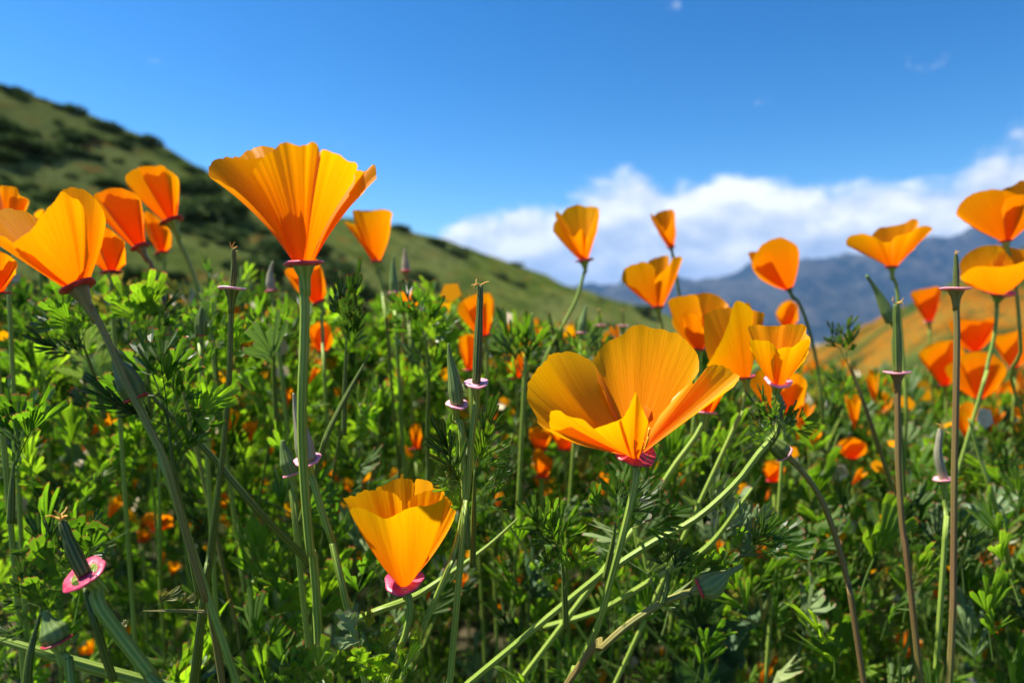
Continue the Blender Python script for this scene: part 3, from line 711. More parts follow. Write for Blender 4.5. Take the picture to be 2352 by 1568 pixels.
flower('crowded poppy with a folded front petal, left one of the close pair right of centre', (1405, 1370), .36, [
    dict(rim=[(1330, 1010), (1345, 960), (1440, 944), (1540, 955), (1600, 1000), (1626, 1055), (1570, 1090)], dd=(.004, .016, .002)),
    dict(rim=[(1215, 1190), (1185, 1070), (1168, 1005), (1230, 972), (1330, 960), (1400, 975), (1440, 1100)], dd=(-.004, -.008, 0)),
    dict(rim=[(1300, 1250), (1288, 1090), (1350, 1094), (1392, 1110), (1430, 1180), (1470, 1250)], dd=(-.008, -.014, -.006), mat='petal_deep'),
    dict(rim=[(1430, 1150), (1500, 1080), (1600, 1045), (1580, 1120), (1480, 1260)], dd=(-.004, 0, 0))],
    [(1603, 830), (1600, 900), (1590, 1000)], conv=Z3, center=(1400, 1000), rimR=.004, seed=8)
flower('tall folded poppy behind the big bowl poppy, its front petal rolled into a column', (1760, 1580), .27, [
    dict(rim=[(1500, 1480), (1462, 1300), (1460, 1130), (1500, 1082), (1560, 1062), (1660, 1052), (1700, 1200)], dd=(0, .006, .002)),
    dict(rim=[(1465, 1490), (1560, 1330), (1625, 1180), (1670, 1030), (1706, 1004), (1760, 1022), (1810, 1070), (1815, 1200), (1835, 1400)], dd=(-.004, -.012, -.006), waves=2, ruf=.0005, mat='petal_gold'),
    dict(rim=[(1790, 1100), (1812, 1072), (1850, 1085), (1900, 1092), (1890, 1150), (1868, 1195), (1840, 1330)], dd=(.004, .010, .004)),
    dict(rim=[(1720, 1060), (1770, 1020), (1800, 1030), (1812, 1100), (1800, 1250)], dd=(.008, .012, .006))],
    [(1712, 890), (1700, 950), (1660, 1040)], conv=Z3, center=(1700, 1150), rimR=.004, seed=9, res=(50, 34))
flower('pale yellow cup poppy above a leafy stem, right of the big bowl poppy', (1787, 878), .235, [
    dict(rim=[(1730, 800), (1724, 766), (1723, 750), (1745, 747), (1775, 750), (1800, 746), (1830, 760)], dd=(0, .010, .010), mat='petal_gold'),
    dict(rim=[(1775, 780), (1782, 760), (1805, 746), (1848, 745), (1852, 765), (1862, 780), (1856, 812)], dd=(.010, .009, 0), mat='petal_gold'),
    dict(rim=[(1738, 830), (1721, 790), (1728, 780), (1745, 784), (1770, 785), (1788, 805), (1800, 820)], dd=(-.004, -.010, -.010), mat='petal_gold'),
    dict(rim=[(1770, 830), (1788, 802), (1812, 794), (1832, 786), (1850, 778), (1860, 790), (1852, 820), (1838, 840)], dd=(-.010, -.008, -.002), mat='petal_gold')],
    [(1788, 905), (1792, 940), (1785, 990), (1740, 1045), (1690, 1110), (1600, 1190), (1500, 1245), (1400, 1310), (1280, 1400, .24)], center=(1790, 780), rimR=.0046, rimmat='rim_pink', seed=10, axis=(.02, -.35, .93), res=(46, 30), sr=.0013)
quick('orange poppy half hidden behind the pale yellow cup poppy', (1800, 960), [(1720, 880), (1735, 858), (1765, 850), (1800, 862), (1835, 860), (1850, 885), (1845, 925)], .33, [(1800, 990), (1795, 1080)], seed=11)
quick('drooping dark orange poppy bottom showing under the big bowl poppy', (1622, 948), [(1600, 905), (1605, 880), (1630, 860), (1655, 870), (1660, 905)], .26, [(1640, 925), (1600, 1000), (1545, 1075), (1480, 1180), (1400, 1290)], seed=12, mat='petal_deep', sr=.0013, rimmat='rim_pink')
flower('rounded poppy leaning left on an arching stem before the mountains', (1812, 663), .40, [
    dict(rim=[(1745, 640), (1728, 612), (1735, 585), (1748, 566), (1770, 552), (1795, 546), (1822, 560), (1833, 585), (1828, 625)], dd=(-.004, -.014, -.002), mat='petal_deep', bulge=.16, waves=2),
    dict(rim=[(1726, 600), (1722, 580), (1738, 577), (1765, 556), (1800, 552), (1825, 575)], dd=(.004, .012, .004), mat='petal_deep', bulge=.16),
    dict(rim=[(1728, 612), (1740, 590), (1760, 580), (1770, 600)], dd=(-.008, -.01, -.01), mat='petal_deep')],
    [(1838, 700), (1862, 770), (1880, 860), (1890, 960), (1905, 1130, .42)], center=(1780, 590), rimR=.003, seed=13, mat='petal_deep', stem_mat_='stem_dark')
flower('wide flaring poppy with a split right petal before the blue mountains', (935, 990), .38, [
    dict(rim=[(750, 800), (790, 742), (850, 692), (950, 672), (1040, 652), (1100, 628), (1132, 640), (1138, 668), (1110, 710), (1080, 780)], dd=(.004, .014, .002)),
    dict(rim=[(740, 900), (660, 848), (600, 832), (588, 806), (605, 765), (660, 742), (720, 738), (800, 760), (870, 800), (925, 800)], dd=(-.006, -.006, -.012), bulge=.0),
    dict(rim=[(925, 810), (960, 760), (1040, 740), (1100, 708), (1165, 682), (1220, 675), (1245, 702), (1200, 735), (1130, 790), (1105, 850)], dd=(-.012, -.006, -.002), bulge=.02)],
    [(2058, 650), (2068, 740), (2076, 850), (2082, 950), (2085, 1150, .40)], conv=Z4, center=(930, 760), rimR=.0038, seed=14)
flower('deep orange poppy at the top right edge, closed cup, highest on the right', (1795, 795), .36, [
    dict(rim=[(1560, 700), (1440, 610), (1423, 578), (1442, 530), (1480, 480), (1560, 430), (1680, 408), (1770, 415), (1880, 440), (1900, 480)], dd=(-.006, -.010, -.012), mat='petal_deep', bulge=.08),
    dict(rim=[(1700, 450), (1770, 405), (1850, 365), (1930, 332), (2050, 345), (2085, 430), (2060, 540), (1980, 640)], dd=(.004, .008, .002), mat='petal_deep'),
    dict(rim=[(1760, 560), (1800, 480), (1890, 445), (2000, 470), (2040, 560), (1960, 660)], dd=(-.014, -.014, -.006), mat='petal_deep')],
    [(2322, 590), (2336, 680), (2345, 800), (2350, 950, .40)], conv=Z4, center=(1760, 520), rimR=.0035, seed=15, mat='petal_deep')
flower('yellow bowl poppy at the right edge, petals curling inward over the rim', (1742, 1185), .35, [
    dict(rim=[(1480, 1085), (1438, 1045), (1438, 960), (1500, 882), (1600, 836), (1720, 824), (1850, 842), (1960, 870)], dd=(-.002, .012, .008), mat='petal_gold', bulge=.2),
    dict(rim=[(1690, 960), (1690, 920), (1745, 880), (1850, 852), (1990, 858), (2060, 890), (2040, 980)], dd=(.006, .010, 0), mat='petal_gold', bulge=.2),
    dict(rim=[(1530, 1105), (1446, 1070), (1530, 1000), (1620, 980), (1700, 980), (1850, 976), (1980, 935), (2030, 960), (1940, 1040), (1880, 1090)], dd=(-.008, -.016, -.004), mat='petal', bulge=.2)],
    [(2290, 710), (2284, 770), (2265, 850), (2243, 935)], conv=Z4, center=(1740, 920), rimR=.0075, rimmat='rim_dark', seed=16, axis=(0, -.25, .95))
quick('small plain poppy on the orange slope, between the tall bare pod and the curved bud', (1215, 1400), [(1110, 1260), (1085, 1180), (1150, 1160), (1230, 1145), (1300, 1150), (1290, 1270)], .55, [(2135, 780), (2140, 860)], conv=Z4, seed=17, mat='petal_deep', rimmat='rim_pink')
quick('blurred orange poppy behind the tall bare stem at right, upper one', (2240, 806), [(2200, 790), (2182, 742), (2210, 735), (2250, 738), (2285, 733), (2280, 775)], .52, [(2240, 830), (2238, 900)], seed=18, mat='petal_deep')
quick('blurred orange poppy cut by the right edge of the picture', (2330, 845), [(2300, 820), (2280, 775), (2300, 770), (2325, 765), (2352, 758), (2375, 790)], .5, [(2330, 870), (2328, 930)], seed=19)
quick('wide blurred poppy left of the tall bare stem at right', (2170, 885), [(2140, 850), (2112, 812), (2135, 795), (2165, 785), (2200, 786), (2225, 830)], .5, [(2172, 905), (2175, 980)], seed=20)
quick('widest blurred poppy low at right, behind the thin pale stem', (2248, 915), [(2200, 890), (2172, 850), (2205, 820), (2250, 808), (2290, 822), (2312, 850), (2290, 890)], .48, [(2248, 935), (2250, 1000)], seed=21)
quick('small round poppy peeking above the pale yellow cup poppy', (1808, 755), [(1790, 740), (1783, 718), (1795, 700), (1812, 692), (1830, 702), (1832, 735)], .5, [(1810, 790), (1812, 850)], seed=22)
quick('tallest of the left group, poppy leaning left on a bright green stem', (1295, 648), [(1010, 430), (962, 340), (980, 280), (1040, 245), (1080, 234), (1160, 230), (1240, 245), (1310, 290), (1346, 360), (1335, 480)], .33,
      [(407, 545), (440, 620), (462, 690), (485, 770), (500, 900)], conv=Z1, seed=23, mat='petal', rimR=.0058, rimmat='rim_dark', sr=.0013, cL=.009)
quick('closed poppy between the folded left poppy and the tallest of the left group', (1060, 842), [(760, 600), (712, 500), (720, 450), (780, 412), (870, 393), (950, 410), (1030, 450), (1062, 520), (1085, 640)], .30,
      [(340, 590), (358, 640), (378, 690), (400, 800)], conv=Z1, seed=24, mat='petal_deep', rimmat='rim_dark', stem_mat_='stem_purple')
quick('short poppy tucked right behind the folded left poppy', (845, 1032), [(715, 950), (705, 850), (720, 760), (780, 690), (850, 720), (930, 800), (952, 880), (945, 960)], .29,
      [(258, 660), (262, 760)], conv=Z1, seed=25, mat='petal_deep')
quick('small dark orange poppy under the tallest of the left group', (1225, 885), [(1120, 760), (1068, 640), (1080, 590), (1115, 568), (1180, 610), (1245, 665), (1282, 740), (1285, 830)], .40,
      [(376, 600), (382, 650), (388, 760)], conv=Z1, seed=26, mat='petal_deep')
quick('deep orange poppy cut by the left edge, below the folded poppy', (-30, 1175), [(-140, 1000), (-110, 900), (-20, 870), (60, 900), (132, 960), (120, 1040)], .24, [(-15, 700), (-10, 800)], conv=Z1, seed=27, mat='petal_deep')
quick('poppy top at the left edge above the folded poppy', (60, 760), [(-60, 640), (-70, 430), (0, 380), (60, 376), (122, 388), (150, 450), (205, 478), (210, 520), (170, 620)], .30, [(20, 570), (22, 700)], conv=Z1, seed=28)
quick('tiny poppy tip behind the folded left poppy', (300, 700), [(262, 640), (260, 590), (300, 560), (335, 570), (345, 640)], .42, [(92, 560), (95, 700)], conv=Z1, seed=29)
flower('split poppy with one side petal hanging out, right of the tall funnel poppy', (1390, 1010), .40, [
    dict(rim=[(1250, 800), (1215, 660), (1210, 625), (1260, 618), (1310, 640), (1400, 618), (1460, 612), (1500, 635), (1505, 680), (1478, 850)], dd=(-.002, -.013, -.002), mat='petal'),
    dict(rim=[(1230, 700), (1260, 630), (1350, 625), (1450, 620), (1495, 660)], dd=(.002, .012, .002), mat='petal_deep'),
    dict(rim=[(1290, 900), (1240, 810), (1200, 750), (1150, 715), (1180, 708), (1240, 730), (1290, 780)], dd=(-.006, -.006, -.002), mat='petal', bulge=0)],
    [(872, 630), (880, 680), (890, 760)], conv=Z2, center=(1370, 680), rimR=.0036, rimmat='rim', seed=30, mat='petal_deep')
quick('poppy half hidden behind the stem of the tall funnel poppy', (960, 1320), [(800, 1230), (715, 1120), (700, 1075), (760, 1040), (880, 1000), (950, 1005), (985, 1100), (1008, 1230)], .36, [(738, 720), (742, 780), (745, 860)], conv=Z2, seed=31, mat='petal_deep')
quick('ragged blurred poppy low behind the tall funnel poppy stem', (742, 808), [(715, 785), (708, 758), (722, 745), (742, 740), (758, 752), (764, 785)], .42, [(745, 840), (748, 900)], seed=32, mat='petal_deep')
quick('tall poppy right behind the upright central seed pod', (1112, 772), [(1075, 735), (1050, 715), (1062, 692), (1085, 680), (1110, 676), (1130, 682), (1128, 735)], .38, [(1115, 800), (1118, 880)], seed=33)
quick('short poppy left of the upright central seed pod', (1078, 850), [(1060, 815), (1054, 780), (1065, 772), (1080, 770), (1092, 775), (1092, 820)], .38, [(1080, 880), (1084, 960)], seed=34)
quick('small yellow tipped poppy left of the big bowl poppy', (1185, 868), [(1168, 850), (1160, 825), (1172, 815), (1188, 813), (1206, 816), (1204, 845)], .42, [(1187, 890), (1190, 950)], seed=35, mat='petal_gold')
quick('blurred poppy under the left petal of the big bowl poppy, left one', (1240, 1035), [(1222, 1015), (1212, 990), (1228, 980), (1250, 984), (1264, 995), (1262, 1020)], .40, [(1240, 1060), (1242, 1140)], seed=36)
quick('blurred poppy under the big bowl poppy, beside its left lip', (1296, 1032), [(1275, 1015), (1268, 990), (1285, 980), (1310, 984), (1335, 990), (1330, 1015)], .40, [(1298, 1060), (1300, 1140)], seed=37)
quick('long drooping blurred poppy below the big bowl poppy\'s left lip', (1245, 1095), [(1228, 1070), (1225, 1045), (1238, 1030), (1252, 1045), (1268, 1060), (1262, 1085)], .38, [(1246, 1110), (1248, 1180)], seed=38, mat='petal_deep')
quick('blurred poppy in the lower left foliage beside the dark gap', (362, 1218), [(338, 1205), (328, 1190), (345, 1180), (365, 1185), (390, 1183), (396, 1205)], .40, [(364, 1240), (366, 1300)], seed=39, mat='petal_deep')
quick('tiny blurred poppy left of the lower left poppy pair', (330, 1242), [(318, 1235), (315, 1222), (328, 1216), (345, 1222), (342, 1236)], .44, [(331, 1260), (332, 1310)], seed=40, mat='petal_deep')
quick('small orange poppy behind the leafy top right of the funnel poppy', (940, 710), [(915, 700), (908, 685), (925, 672), (945, 670), (962, 680), (958, 700)], .42, [(940, 740), (942, 800)], seed=41, mat='petal_deep')
quick('blurred poppy in the foliage below the arching stem at right', (1955, 1052), [(1930, 1040), (1925, 1020), (1945, 1008), (1968, 1010), (1990, 1022), (1985, 1042)], .46, [(1957, 1080), (1960, 1140)], seed=42, mat='petal_deep')
quick('small orange poppy below the pink collared bud at right', (1775, 1105), [(1758, 1090), (1752, 1070), (1768, 1060), (1785, 1062), (1800, 1072), (1796, 1095)], .42, [(1777, 1130), (1780, 1180)], seed=43, mat='petal_deep')
quick('narrow orange poppy deep in the foliage left of centre bud', (955, 1030), [(945, 1010), (942, 990), (950, 975), (962, 975), (968, 1000)], .42, [(956, 1060), (958, 1120)], seed=44, mat='petal_deep')

# ------------------------------------------------------------------ seed pods and buds
def pod(lab, base, tip, d, stem, rimpx, rimmat='rim_pink', rad=.0016, mat='pod', axis=None, smat='stem', sr=.0011, seed=0, curve=0, dt=0, cup=.12):
    b = P(*base, d); tp = P(*tip, d + dt); ax = (tp - b).normalized()
    da = Vector(axis).normalized() if axis else ax
    sp = ground_tail([b - da * .0015, b - da * .006] + [P(q[0], q[1], q[2] if len(q) > 2 else d) for q in stem])
    root = empty('poppy_seed_pod', sp[-1], lab, 'seed pod', 'bare poppy seed pods on pink collars')
    sr = sr * .84
    stem_obj(sp, [sr, sr, sr * 1.2, sr * 1.3], smat, root, 10, .05)
    R = rimpx / 2 / F * d; cone(b, da, R, sr, .008, smat, root); rim_disc(b, da, R, rimmat, root, seed, cup)
    md = (b + tp) / 2 + da.cross(Vector((0, 1, 0))) * curve
    v, f, u = tube([b, md, tp], [rad * .95, rad, rad * 1.02, rad * .98, rad * .9, rad * .72, rad * .75, rad * .5], 16, 26, .06); mk('capsule', v, f, M[mat], root, u, root.location)
    V = []; Fc = []; U = []; r = random.Random(seed + 50)
    for k in range(4):
        q = [tp]; dr = Vector((r.uniform(-1, 1), r.uniform(-.6, .6), r.uniform(.3, 1))).normalized()
        for j in range(4):
            dr = (dr + Vector((r.uniform(-.9, .9), r.uniform(-.5, .5), r.uniform(-.7, .5)))).normalized(); q.append(q[-1] + dr * rad * .62)
        v, f, u = tube(q, [rad * .22, rad * .13, rad * .07], 5, 12); o = len(V); V += v; Fc += [tuple(i + o for i in ff) for ff in f]; U += u
    mk('stigma', V, Fc, M['stigma'], root, U, root.location)
    keep_line([q[:2] for q in stem][:2], d, 7)
    KEEP.append((min(base[0], tip[0]) - rimpx / 2, min(base[1], tip[1]) - 20, max(base[0], tip[0]) + rimpx / 2, max(base[1], tip[1]) + 20, d))
    return root
def bud(lab, pts, d, rads, stem, rimpx, rimmat='rim', mat='bud', smat='stem', sr=.0010, seed=0, axis=None):
    q = [P(x, y, d) for x, y in pts]; b = q[0]; ax = (q[1] - q[0]).normalized(); da = Vector(axis).normalized() if axis else ax
    sp = ground_tail([b - da * .0015, b - da * .005] + [P(s_[0], s_[1], s_[2] if len(s_) > 2 else d) for s_ in stem])
    root = empty('poppy_bud', sp[-1], lab, 'bud', 'pointed poppy buds')
    stem_obj(sp, [sr, sr, sr * 1.2], smat, root, 10, .05)
    R = rimpx / 2 / F * d; cone(b, da, R, sr, .006, smat, root); rim_disc(b, da, R, rimmat, root, seed, .1)
    v, f, u = tube(q, rads, 16, 24, .02); mk('bud_cap', v, f, M[mat], root, u, root.location)
    xs = [p_[0] for p_ in pts]; ys = [p_[1] for p_ in pts]; keep_line([q_[:2] for q_ in stem][:(5 if seed == 7 else 2)], d, 7)
    KEEP.append((min(xs) - 12, min(ys) - 8, max(xs) + 12, max(ys) + 10, d))
    return root
pod('slim seed pod on a lilac collar left of the tall funnel poppy', (533, 662), (536, 572), .215, [(530, 740), (527, 850), (518, 980), (500, 1130), (478, 1290), (462, 1400)], 60, 'rim_lilac', .00105, smat='stem_dark', sr=.0010, seed=1, curve=-.0004)
pod('tallest upright seed pod on a pink collar at the centre', (1094, 880), (1104, 655), .20, [(1090, 950), (1080, 1040), (1070, 1150), (1040, 1280), (990, 1400)], 56, 'rim_pink', .00125, seed=2, axis=(0, -.3, .95), sr=.0011)
pod('tall straight seed pod on a flat pink collar at the right', (2196, 663), (2196, 585), .25, [(2198, 760), (2196, 900), (2192, 1100), (2190, 1300), (2184, 1500)], 64, 'rim_pink', .0010, smat='stem_purple', sr=.0013, seed=3)
pod('seed pod on a pink collar under the flaring poppy at right', (2061, 855), (2058, 698), .26, [(2062, 950), (2064, 1080), (2074, 1220), (2090, 1340)], 58, 'rim_pink', .0016, mat='stem_dark', smat='stem_purple', sr=.0013, seed=4)
pod('fat ribbed seed pod on a wide magenta collar at the lower left', (194, 1318), (142, 1196), .17, [(222, 1380), (262, 1440), (312, 1505), (370, 1580), (420, 1640)], 98, 'rim', .00172, axis=(-.28, -.50, .85), sr=.0019, seed=5, curve=.0004, cup=.10, smat='stem')
pod('yellowish seed pod with a torn pink collar low at the right', (2168, 1100), (2160, 985), .27, [(2172, 1180), (2168, 1280)], 46, 'rim_pink', .0016, mat='bud_pink', seed=6, curve=.0016, sr=.0012)
pod('thin blurred seed pod on an orange collar above the bowl poppy, left one', (1377, 747), (1375, 712), .45, [(1379, 790), (1382, 850)], 32, 'rim_pink', .0008, seed=7)
pod('thin blurred seed pod on an orange collar above the bowl poppy, right one', (1431, 748), (1430, 712), .45, [(1432, 790), (1434, 850)], 28, 'rim_pink', .0008, seed=8)
bud('sharp green bud on a pink collar left of the central seed pod', [(1050, 928), (1043, 870), (1034, 825), (1030, 788)], .20, [.0019, .0022, .0018, .0012, .0007, .0003], [(1058, 970), (1063, 1060), (1068, 1170), (1060, 1260)], 52, 'rim_pink', seed=1, axis=(.1, -.3, .95))
bud('sharp pale bud on a pink collar below the funnel poppy', [(706, 1056), (694, 1000), (682, 950), (674, 902)], .195, [.0026, .0027, .0021, .0014, .0008, .0003], [(718, 1100), (738, 1170), (765, 1250), (792, 1370)], 62, 'rim_pink', 'bud_pink', seed=2, axis=(-.1, -.3, .95))
bud('dark striped bud below the folded left poppy', [(312, 915), (292, 870), (272, 835), (258, 800)], .18, [.0029, .0034, .0029, .0019, .0011, .0009], [(326, 950), (345, 990), (372, 1045), (420, 1200)], 54, 'rim_dark', 'stem_dark', seed=3)
bud('small pinkish blurred bud left of the funnel poppy stem', [(624, 668), (621, 645), (621, 625), (627, 600)], .34, [.0022, .0024, .0017, .0009, .0004], [(630, 710), (636, 770)], 30, 'rim', 'bud_pink', seed=4)
bud('slim blue green bud right of the split poppy', [(905, 672), (904, 640), (903, 610), (905, 586)], .36, [.0022, .0024, .0017, .0010, .0004], [(908, 720), (912, 800)], 26, 'rim_pink', seed=5)
bud('small red collared bud right of the slim blue green bud', [(932, 622), (931, 605), (930, 590), (930, 572)], .42, [.0026, .0022, .0013, .0006], [(930, 660), (928, 720)], 24, 'rim', 'bud_pink', 'stem_purple', seed=6)
bud('dark green bud with red collar lying at the end of a purple stem', [(1606, 1352), (1632, 1343), (1655, 1328), (1672, 1316), (1704, 1300)], .19, [.0022, .0037, .0034, .0024, .0011, .0007, .0006], [(1585, 1360), (1540, 1374), (1500, 1396), (1440, 1436), (1380, 1490), (1310, 1560, .20)], 46, 'rim_dark', 'bud', 'stem_purple', .0010, seed=7)
bud('dark curved bud with a red tip before the mountains at right', [(2048, 738), (2030, 700), (2012, 665), (1990, 632)], .33, [.0028, .0030, .0023, .0015, .0009, .0007], [(2052, 780), (2060, 900), (2072, 1050)], 22, 'rim', 'bud', 'stem_dark', seed=8)
bud('round bud with a dark red collar in the bottom left corner', [(130, 1473), (124, 1452), (114, 1432), (103, 1402)], .165, [.0024, .0031, .0030, .0020, .0010, .0008], [(145, 1490), (155, 1520), (163, 1550), (168, 1620)], 64, 'rim_dark', 'bud', seed=9)
bud('nodding green bud with two pink flaps on an arching brown stem at right', [(1803, 1042), (1790, 1030), (1776, 1018), (1762, 1005)], .24, [.0030, .0033, .0026, .0012], [(1822, 1060), (1858, 1100), (1893, 1160), (1925, 1250), (1948, 1340), (1965, 1440)], 44, 'rim_pink', 'stem_dark', 'stem_purple', seed=10)
bud('dim bud with a pink collar left of the pale bud', [(668, 1090), (660, 1060), (652, 1030), (650, 1010)], .24, [.0024, .0028, .0016, .0007], [(672, 1130), (680, 1220)], 36, 'rim_pink', 'bud', seed=11)
bud('grey green bud above the bowl poppy\'s left petal', [(1336, 764), (1337, 745), (1341, 725), (1346, 702)], .36, [.0024, .0024, .0014, .0005], [(1334, 800), (1330, 860)], 24, 'rim_pink', seed=12)
bud('small dark bud near the foot of the arching cloud poppy stem', [(1212, 776), (1215, 758), (1219, 740), (1223, 718)], .33, [.0014, .0018, .0011, .0004], [(1208, 810), (1205, 870)], 14, 'rim_dark', 'stem', seed=13)
bud('dark upright bud beside the bright stem of the left group', [(462, 770), (461, 745), (461, 725), (463, 705)], .27, [.0022, .0024, .0017, .0006], [(462, 800), (466, 900)], 24, 'rim_dark', 'stem_dark', seed=14)

# loose stems one can follow in the photo
def loose(lab, pts, rad, mat):
    p_ = [P(*q) for q in pts]; rad = [rad[0] * .35, rad[0]] + rad[1:]; v, f, u = tube(p_, [q * .85 for q in rad], 12, 40, .06); o = mk('plant_stem', v, f, M[mat], None, u, tuple(p_[0]))
    tag(o, lab, 'stem', 'bare poppy stems in the foreground')
loose('thick striped stem running along the bottom left corner', [(-60, 1450, .17), (80, 1492, .172), (170, 1520, .175), (300, 1556, .18), (480, 1600, .19)], [.0016, .0019, .0018], 'stem')
loose('straight dark stem slanting up right of the funnel poppy stem', [(850, 812, .26), (800, 900, .255), (755, 990, .25), (738, 1040, .25), (690, 1200, .26)], [.0011, .0013, .0013], 'stem_dark')
loose('pale stem crossing behind the big bowl poppy\'s stem', [(1750, 1090, .25), (1700, 1160, .25), (1620, 1260, .255), (1500, 1330, .26), (1380, 1400, .27), (1250, 1440, .28)], [.0013, .0013, .0013], 'stem')
loose('pale horizontal stem passing behind the small half open poppy', [(1190, 1190, .245), (1110, 1262, .242), (1000, 1340, .24), (940, 1375, .235), (860, 1405, .23), (780, 1440, .24)], [.0012, .0014, .0013], 'stem')
loose('slanting green stem in the left foliage under the dark striped bud', [(250, 780, .21), (360, 920, .21), (480, 1040, .215), (600, 1180, .22), (720, 1300, .24)], [.0010, .0013, .0016], 'stem_dark')
loose('dark upright stem near the lower left poppies', [(505, 1130, .23), (490, 1240, .23), (465, 1390, .235), (455, 1500, .24), (440, 1620, .25)], [.0014, .0017, .0019], 'stem_dark')
loose('dark brown stem slanting down from the dark leafy tip at right', [(1950, 830, .31), (1990, 940, .31), (2030, 1060, .32), (2060, 1150, .33)], [.0009, .0012, .0014], 'stem_purple')
loose('thin upright pale stem behind the lower left poppy', [(365, 1000, .30), (366, 1130, .30), (368, 1290, .31), (370, 1400, .33)], [.0010, .0011, .0011], 'stem')
loose('slanting green stem at the far right of the lower foliage', [(2225, 960, .30), (2250, 1050, .30), (2280, 1140, .30), (2310, 1260, .31), (2330, 1360, .33)], [.0012, .0014, .0014], 'stem')
# ------------------------------------------------------------------ foreground leafy shoots seen one by one
D = .185
shoot('leafy shoot with red tipped leaves under the dark striped bud at left', [(460, 1370, .20), (425, 1200, .19), (400, 1080, D), (387, 978, D)],
      [((387, 978, D), (164, 899, .18), 'narrow', 'leaf_dark'), ((385, 985, D), (426, 856, .18), 'compound'), ((395, 1000, D), (567, 862, .185), 'fan', 'leaf_bright'), ((387, 975, D), (356, 755, .19), 'compound'),
       ((387, 978, D), (300, 740, .195), 'compound'), ((400, 1060, D), (520, 900, .19), 'narrow'), ((380, 960, D), (240, 935, .18), 'narrow', 'leaf_dark'), ((400, 1080, D), (480, 930, .19), 'compound', 'leaf')])
d_ = .168
shoot('shoot with broad fan leaves around the fat seed pod, lower left', [(260, 1560, .175), (215, 1420, .17), (192, 1330, .175), (190, 1286, .178)],
      [((192, 1300, .178), (253, 1182, .18), 'broad', 'leaf', 1.25), ((190, 1290, .178), (172, 1190, .182), 'broad', 'leaf', 1.1), ((175, 1340, .176), (52, 1250, .172), 'broad', 'leaf'), ((170, 1330, .176), (46, 1186, .172), 'compound', 'leaf_dark'),
       ((175, 1345, .172), (80, 1290, .17), 'broad', 'leaf_bright'), ((190, 1300, .18), (215, 1165, .185), 'compound', 'leaf_dark')])
shoot('dark shoot of small leaves around the round bud in the corner', [(60, 1600, .165), (70, 1500, .165), (97, 1395, .168)],
      [((97, 1395, .168), (24, 1296, .168), 'compound', 'leaf_dark'), ((97, 1395, .168), (-4, 1356, .166), 'compound', 'leaf_dark'), ((97, 1400, .168), (78, 1312, .168), 'broad'), ((100, 1420, .168), (140, 1358, .17), 'compound'),
       ((90, 1450, .165), (22, 1412, .163), 'compound'), ((80, 1470, .165), (-20, 1440, .163), 'narrow', 'leaf_dark'), ((150, 1480, .17), (198, 1410, .17), 'broad', 'leaf_bright', .7)])
d_ = .18
shoot('upright shoot with red edged leaves beside the small half open poppy\'s stem', [(880, 1640, .185), (868, 1580, .182), (850, 1500, .18), (832, 1440, .18)],
      [((845, 1500, d_), (780, 1392, d_), 'broad', 'leaf_pale', 1.0), ((838, 1480, d_), (858, 1390, d_), 'broad', 'leaf', .9), ((862, 1540, d_), (908, 1412, d_), 'broad', 'leaf', .9), ((860, 1560, d_), (813, 1470, .175), 'broad', 'leaf_bright', .9),
       ((865, 1570, d_), (860, 1466, .175), 'broad', 'leaf'), ((880, 1600, d_), (900, 1475, .175), 'broad', 'leaf_bright', .9), ((900, 1580, d_), (993, 1437, .185), 'broad', 'leaf', .6)])
shoot('low shoot of broad scalloped leaves at the bottom edge left of centre', [(720, 1640, .175), (715, 1580, .175), (705, 1540, .175)],
      [((712, 1580, .175), (757, 1456, .175), 'broad', 'leaf_bright', 1.3), ((705, 1570, .175), (678, 1476, .175), 'broad', 'leaf', 1.0), ((700, 1590, .175), (650, 1500, .172), 'broad', 'leaf', .9), ((730, 1600, .17), (830, 1560, .165), 'broad', 'leaf_bright'),
       ((690, 1600, .17), (615, 1520, .17), 'compound', 'leaf_dark'), ((740, 1600, .17), (730, 1510, .17), 'broad')])
d_ = .232
shoot('dark leafy collar on the stem under the pale yellow cup poppy', [(1742, 1060, .24), (1762, 1030, .236), (1785, 1000, d_), (1792, 975, d_)],
      [((1788, 1000, d_), (1774, 912, d_), 'fan', 'leaf', .8), ((1788, 1000, d_), (1806, 912, d_), 'fan', 'leaf_pale', .8), ((1790, 1000, d_), (1832, 918, d_), 'fan', 'leaf', .8), ((1790, 995, d_), (1876, 950, d_), 'compound', 'leaf'),
       ((1785, 1010, d_), (1712, 892, d_), 'narrow', 'leaf_dark'), ((1780, 1010, d_), (1698, 955, d_), 'compound', 'leaf_dark'), ((1785, 1000, d_), (1740, 880, d_), 'compound', 'leaf'), ((1780, 1015, d_), (1710, 1010, d_), 'compound', 'leaf_dark'), ((1785, 1005, d_), (1745, 930, .225), 'compound')])
d_ = .188
shoot('bushy shoot with many fine fingers standing on the purple stem, lower right', [(1520, 1386, d_), (1530, 1350, d_), (1534, 1310, d_)],
      [((1534, 1330, d_), (1511, 1234, d_), 'compound', 'leaf'), ((1534, 1330, d_), (1533, 1230, d_), 'compound', 'leaf_dark'), ((1536, 1330, d_), (1562, 1240, d_), 'compound', 'leaf'), ((1538, 1335, d_), (1603, 1268, d_), 'compound', 'leaf'),
       ((1530, 1350, d_), (1492, 1316, d_), 'fan', 'leaf_bright'), ((1536, 1320, d_), (1590, 1250, .19), 'narrow', 'leaf_dark')])
